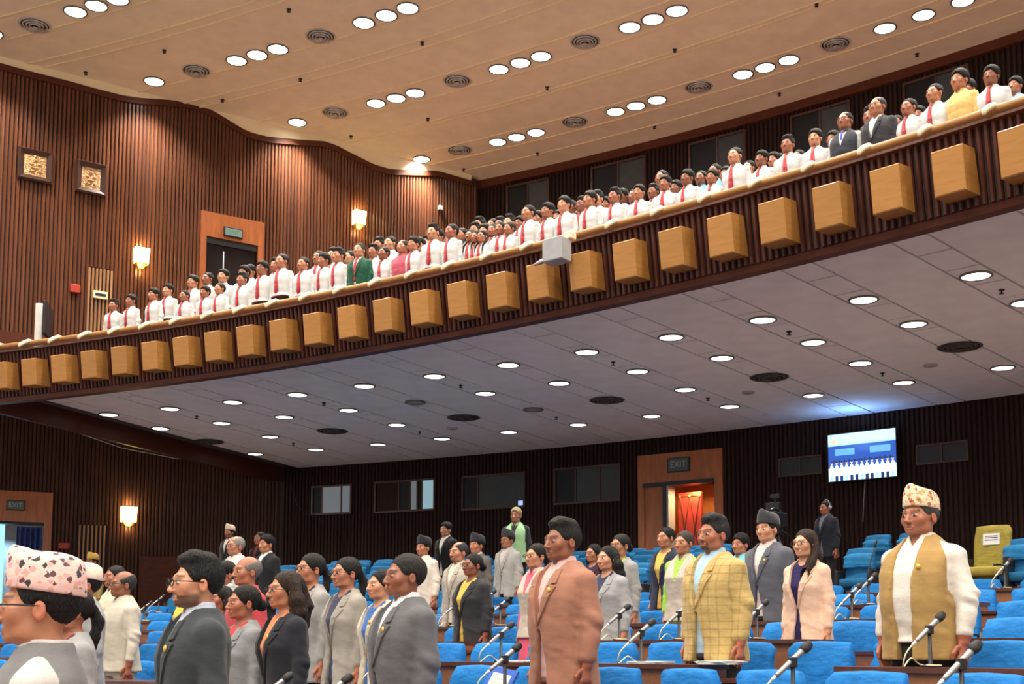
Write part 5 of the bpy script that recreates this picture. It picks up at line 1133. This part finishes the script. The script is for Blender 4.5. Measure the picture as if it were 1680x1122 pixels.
BK = [(0,0.4389,1.61),(0,0.4528,1.7),(0,0.4608,1.72),(0,0.4695,1.71),(0,0.4808,1.71),(1,0.4673,1.73),(0,0.4978,1.73),(0,0.5202,1.72),(0,0.5278,1.7),(0,0.5362,1.6),(0,0.5482,1.61),(1,0.5357,1.76),(0,0.5566,1.7),(0,0.571,1.54),(1,0.5595,1.59),(0,0.5797,1.61),(1,0.5691,1.56),(0,0.5909,1.55),(0,0.5971,1.57),(1,0.5848,1.71),(0,0.6016,1.51),(1,0.5911,1.64),(0,0.6052,1.49),(1,0.5945,1.62),(0,0.6127,1.56),(1,0.6015,1.52),(0,0.6174,1.49),(0,0.6254,1.5),(0,0.6343,1.43),(0,0.6396,1.55),(1,0.6298,1.48),(0,0.6442,1.54),(0,0.6506,1.57),(1,0.6413,1.5),(0,0.6608,1.49),(0,0.6654,1.45),(0,0.6732,1.43),(1,0.6645,1.7),(0,0.6819,1.39),(0,0.6914,1.44),(0,0.6966,1.48),(0,0.7006,1.38),(0,0.7089,1.38),(0,0.7176,1.38),(1,0.7091,1.43),(0,0.7261,1.32),(0,0.7377,1.42),(0,0.7496,1.58),(0,0.7577,1.37),(0,0.7644,1.38),(0,0.7787,1.52),(0,0.7917,1.35)]    # (tier, angle, stature)
SP = {12: 'green', 14: 'pink', 36: 'vest', 37: 'suit', 40: 'yellow'}
GIRLF = {18, 19, 20, 21, 22}
rs_ = random.Random(11)
WHITE = (.66, .67, .67); RED = lin(186, 24, 44); MAROON = lin(110, 30, 36); DGREEN = lin(16, 40, 34)
def child(t, H, R, floor, label, girl=False, style='school', group='schoolchildren on the balcony'):
    k = rs_.choice(['short', 'thick', 'thick', 'quiff']) if not girl else ('braid' if rs_.random() < .6 else 'tight')
    adult = style in ('pink', 'vest', 'suit', 'yellow'); sc = H/1.760; hb = 1.0 if adult else 1.04
    e = empty('person', P(R, t, floor), -t-.02+rs_.uniform(-.18, .18)); e.scale = (sc*1.03, sc*1.03, sc); tag(e, label, 'person', group)
    sk = SK[rs_.choice([0, 1, 1, 2, 2, 3])]; st = .10 if style in ('pink', 'suit', 'vest') else 0
    data_obj('body', variant(BSF if girl else BS, st), e, color=sk); data_obj('hair', HS_['receding' if style in ('suit', 'pink', 'vest') else k], e, color=BLK if style != 'suit' else (.05, .045, .04))
    cc = {'pink': lin(190, 84, 104), 'yellow': lin(222, 190, 120), 'blue': lin(150, 196, 226)}.get(style, WHITE)
    data_obj('shirt', variant(SH, st), e, color=cc)
    if style in ('school', 'green'): data_obj('tie', CL['tie'], e, color=RED, scale=(1.45, 1.03, 1))
    if style in ('green', 'suit'): c = data_obj('jacket', variant(CL['jacket'], st), e, color=lin(30, 84, 64) if style == 'green' else lin(54, 54, 60)); data_obj('lapels', variant(CL['lap'], st), c, color=lin(26, 74, 56) if style == 'green' else lin(46, 46, 52))
    if style == 'vest': data_obj('waistcoat', variant(CL['vest'], st), e, color=lin(52, 56, 66)); data_obj('lanyard', CL['tie'], e, color=lin(40, 70, 190))
    data_obj('trousers', variant(CL['trousers'], st), e, color=DGREEN if not adult else (.02, .02, .025))
    if style == 'school': data_obj('belt', CL['belt'], e, color=MAROON)
    data_obj('shoes', CL['shoes'], e)
    if style in ('vest', 'suit') or rs_.random() < .06: data_obj('glasses', GLS, e)
    return e
LAB = {'green': 'boy in a dark green blazer and red tie at the balcony rail', 'pink': 'man in a pink shirt leaning at the balcony rail', 'vest': 'man in a dark waistcoat and white sleeves at the balcony rail', 'suit': 'man with glasses in a dark grey suit at the balcony rail', 'yellow': 'man in a pale yellow shirt at the balcony rail'}
for i, (t, H) in enumerate(FR):
    st = SP.get(i, 'school'); girl = i in GIRLF
    child(t, H, 43.6, 6.65, LAB.get(st) or '%s in white shirt and red tie, %s from the left at the balcony rail' % ('schoolgirl' if girl else 'schoolboy', nth(i+1)), girl, st)
for i, (k, t, H) in enumerate(BK):
    R, z = ((44.5, 7.0), (45.4, 7.35))[k]
    st = 'blue' if i in (39, 40, 51) else 'school'; girl = i in (17, 21, 22, 25)
    child(t, H, R, z, '%s in %s, %s from the left behind the balcony front row' % ('schoolgirl' if girl else 'schoolboy', 'a light blue shirt' if st == 'blue' else 'white shirt', nth(i+1)), girl, st)
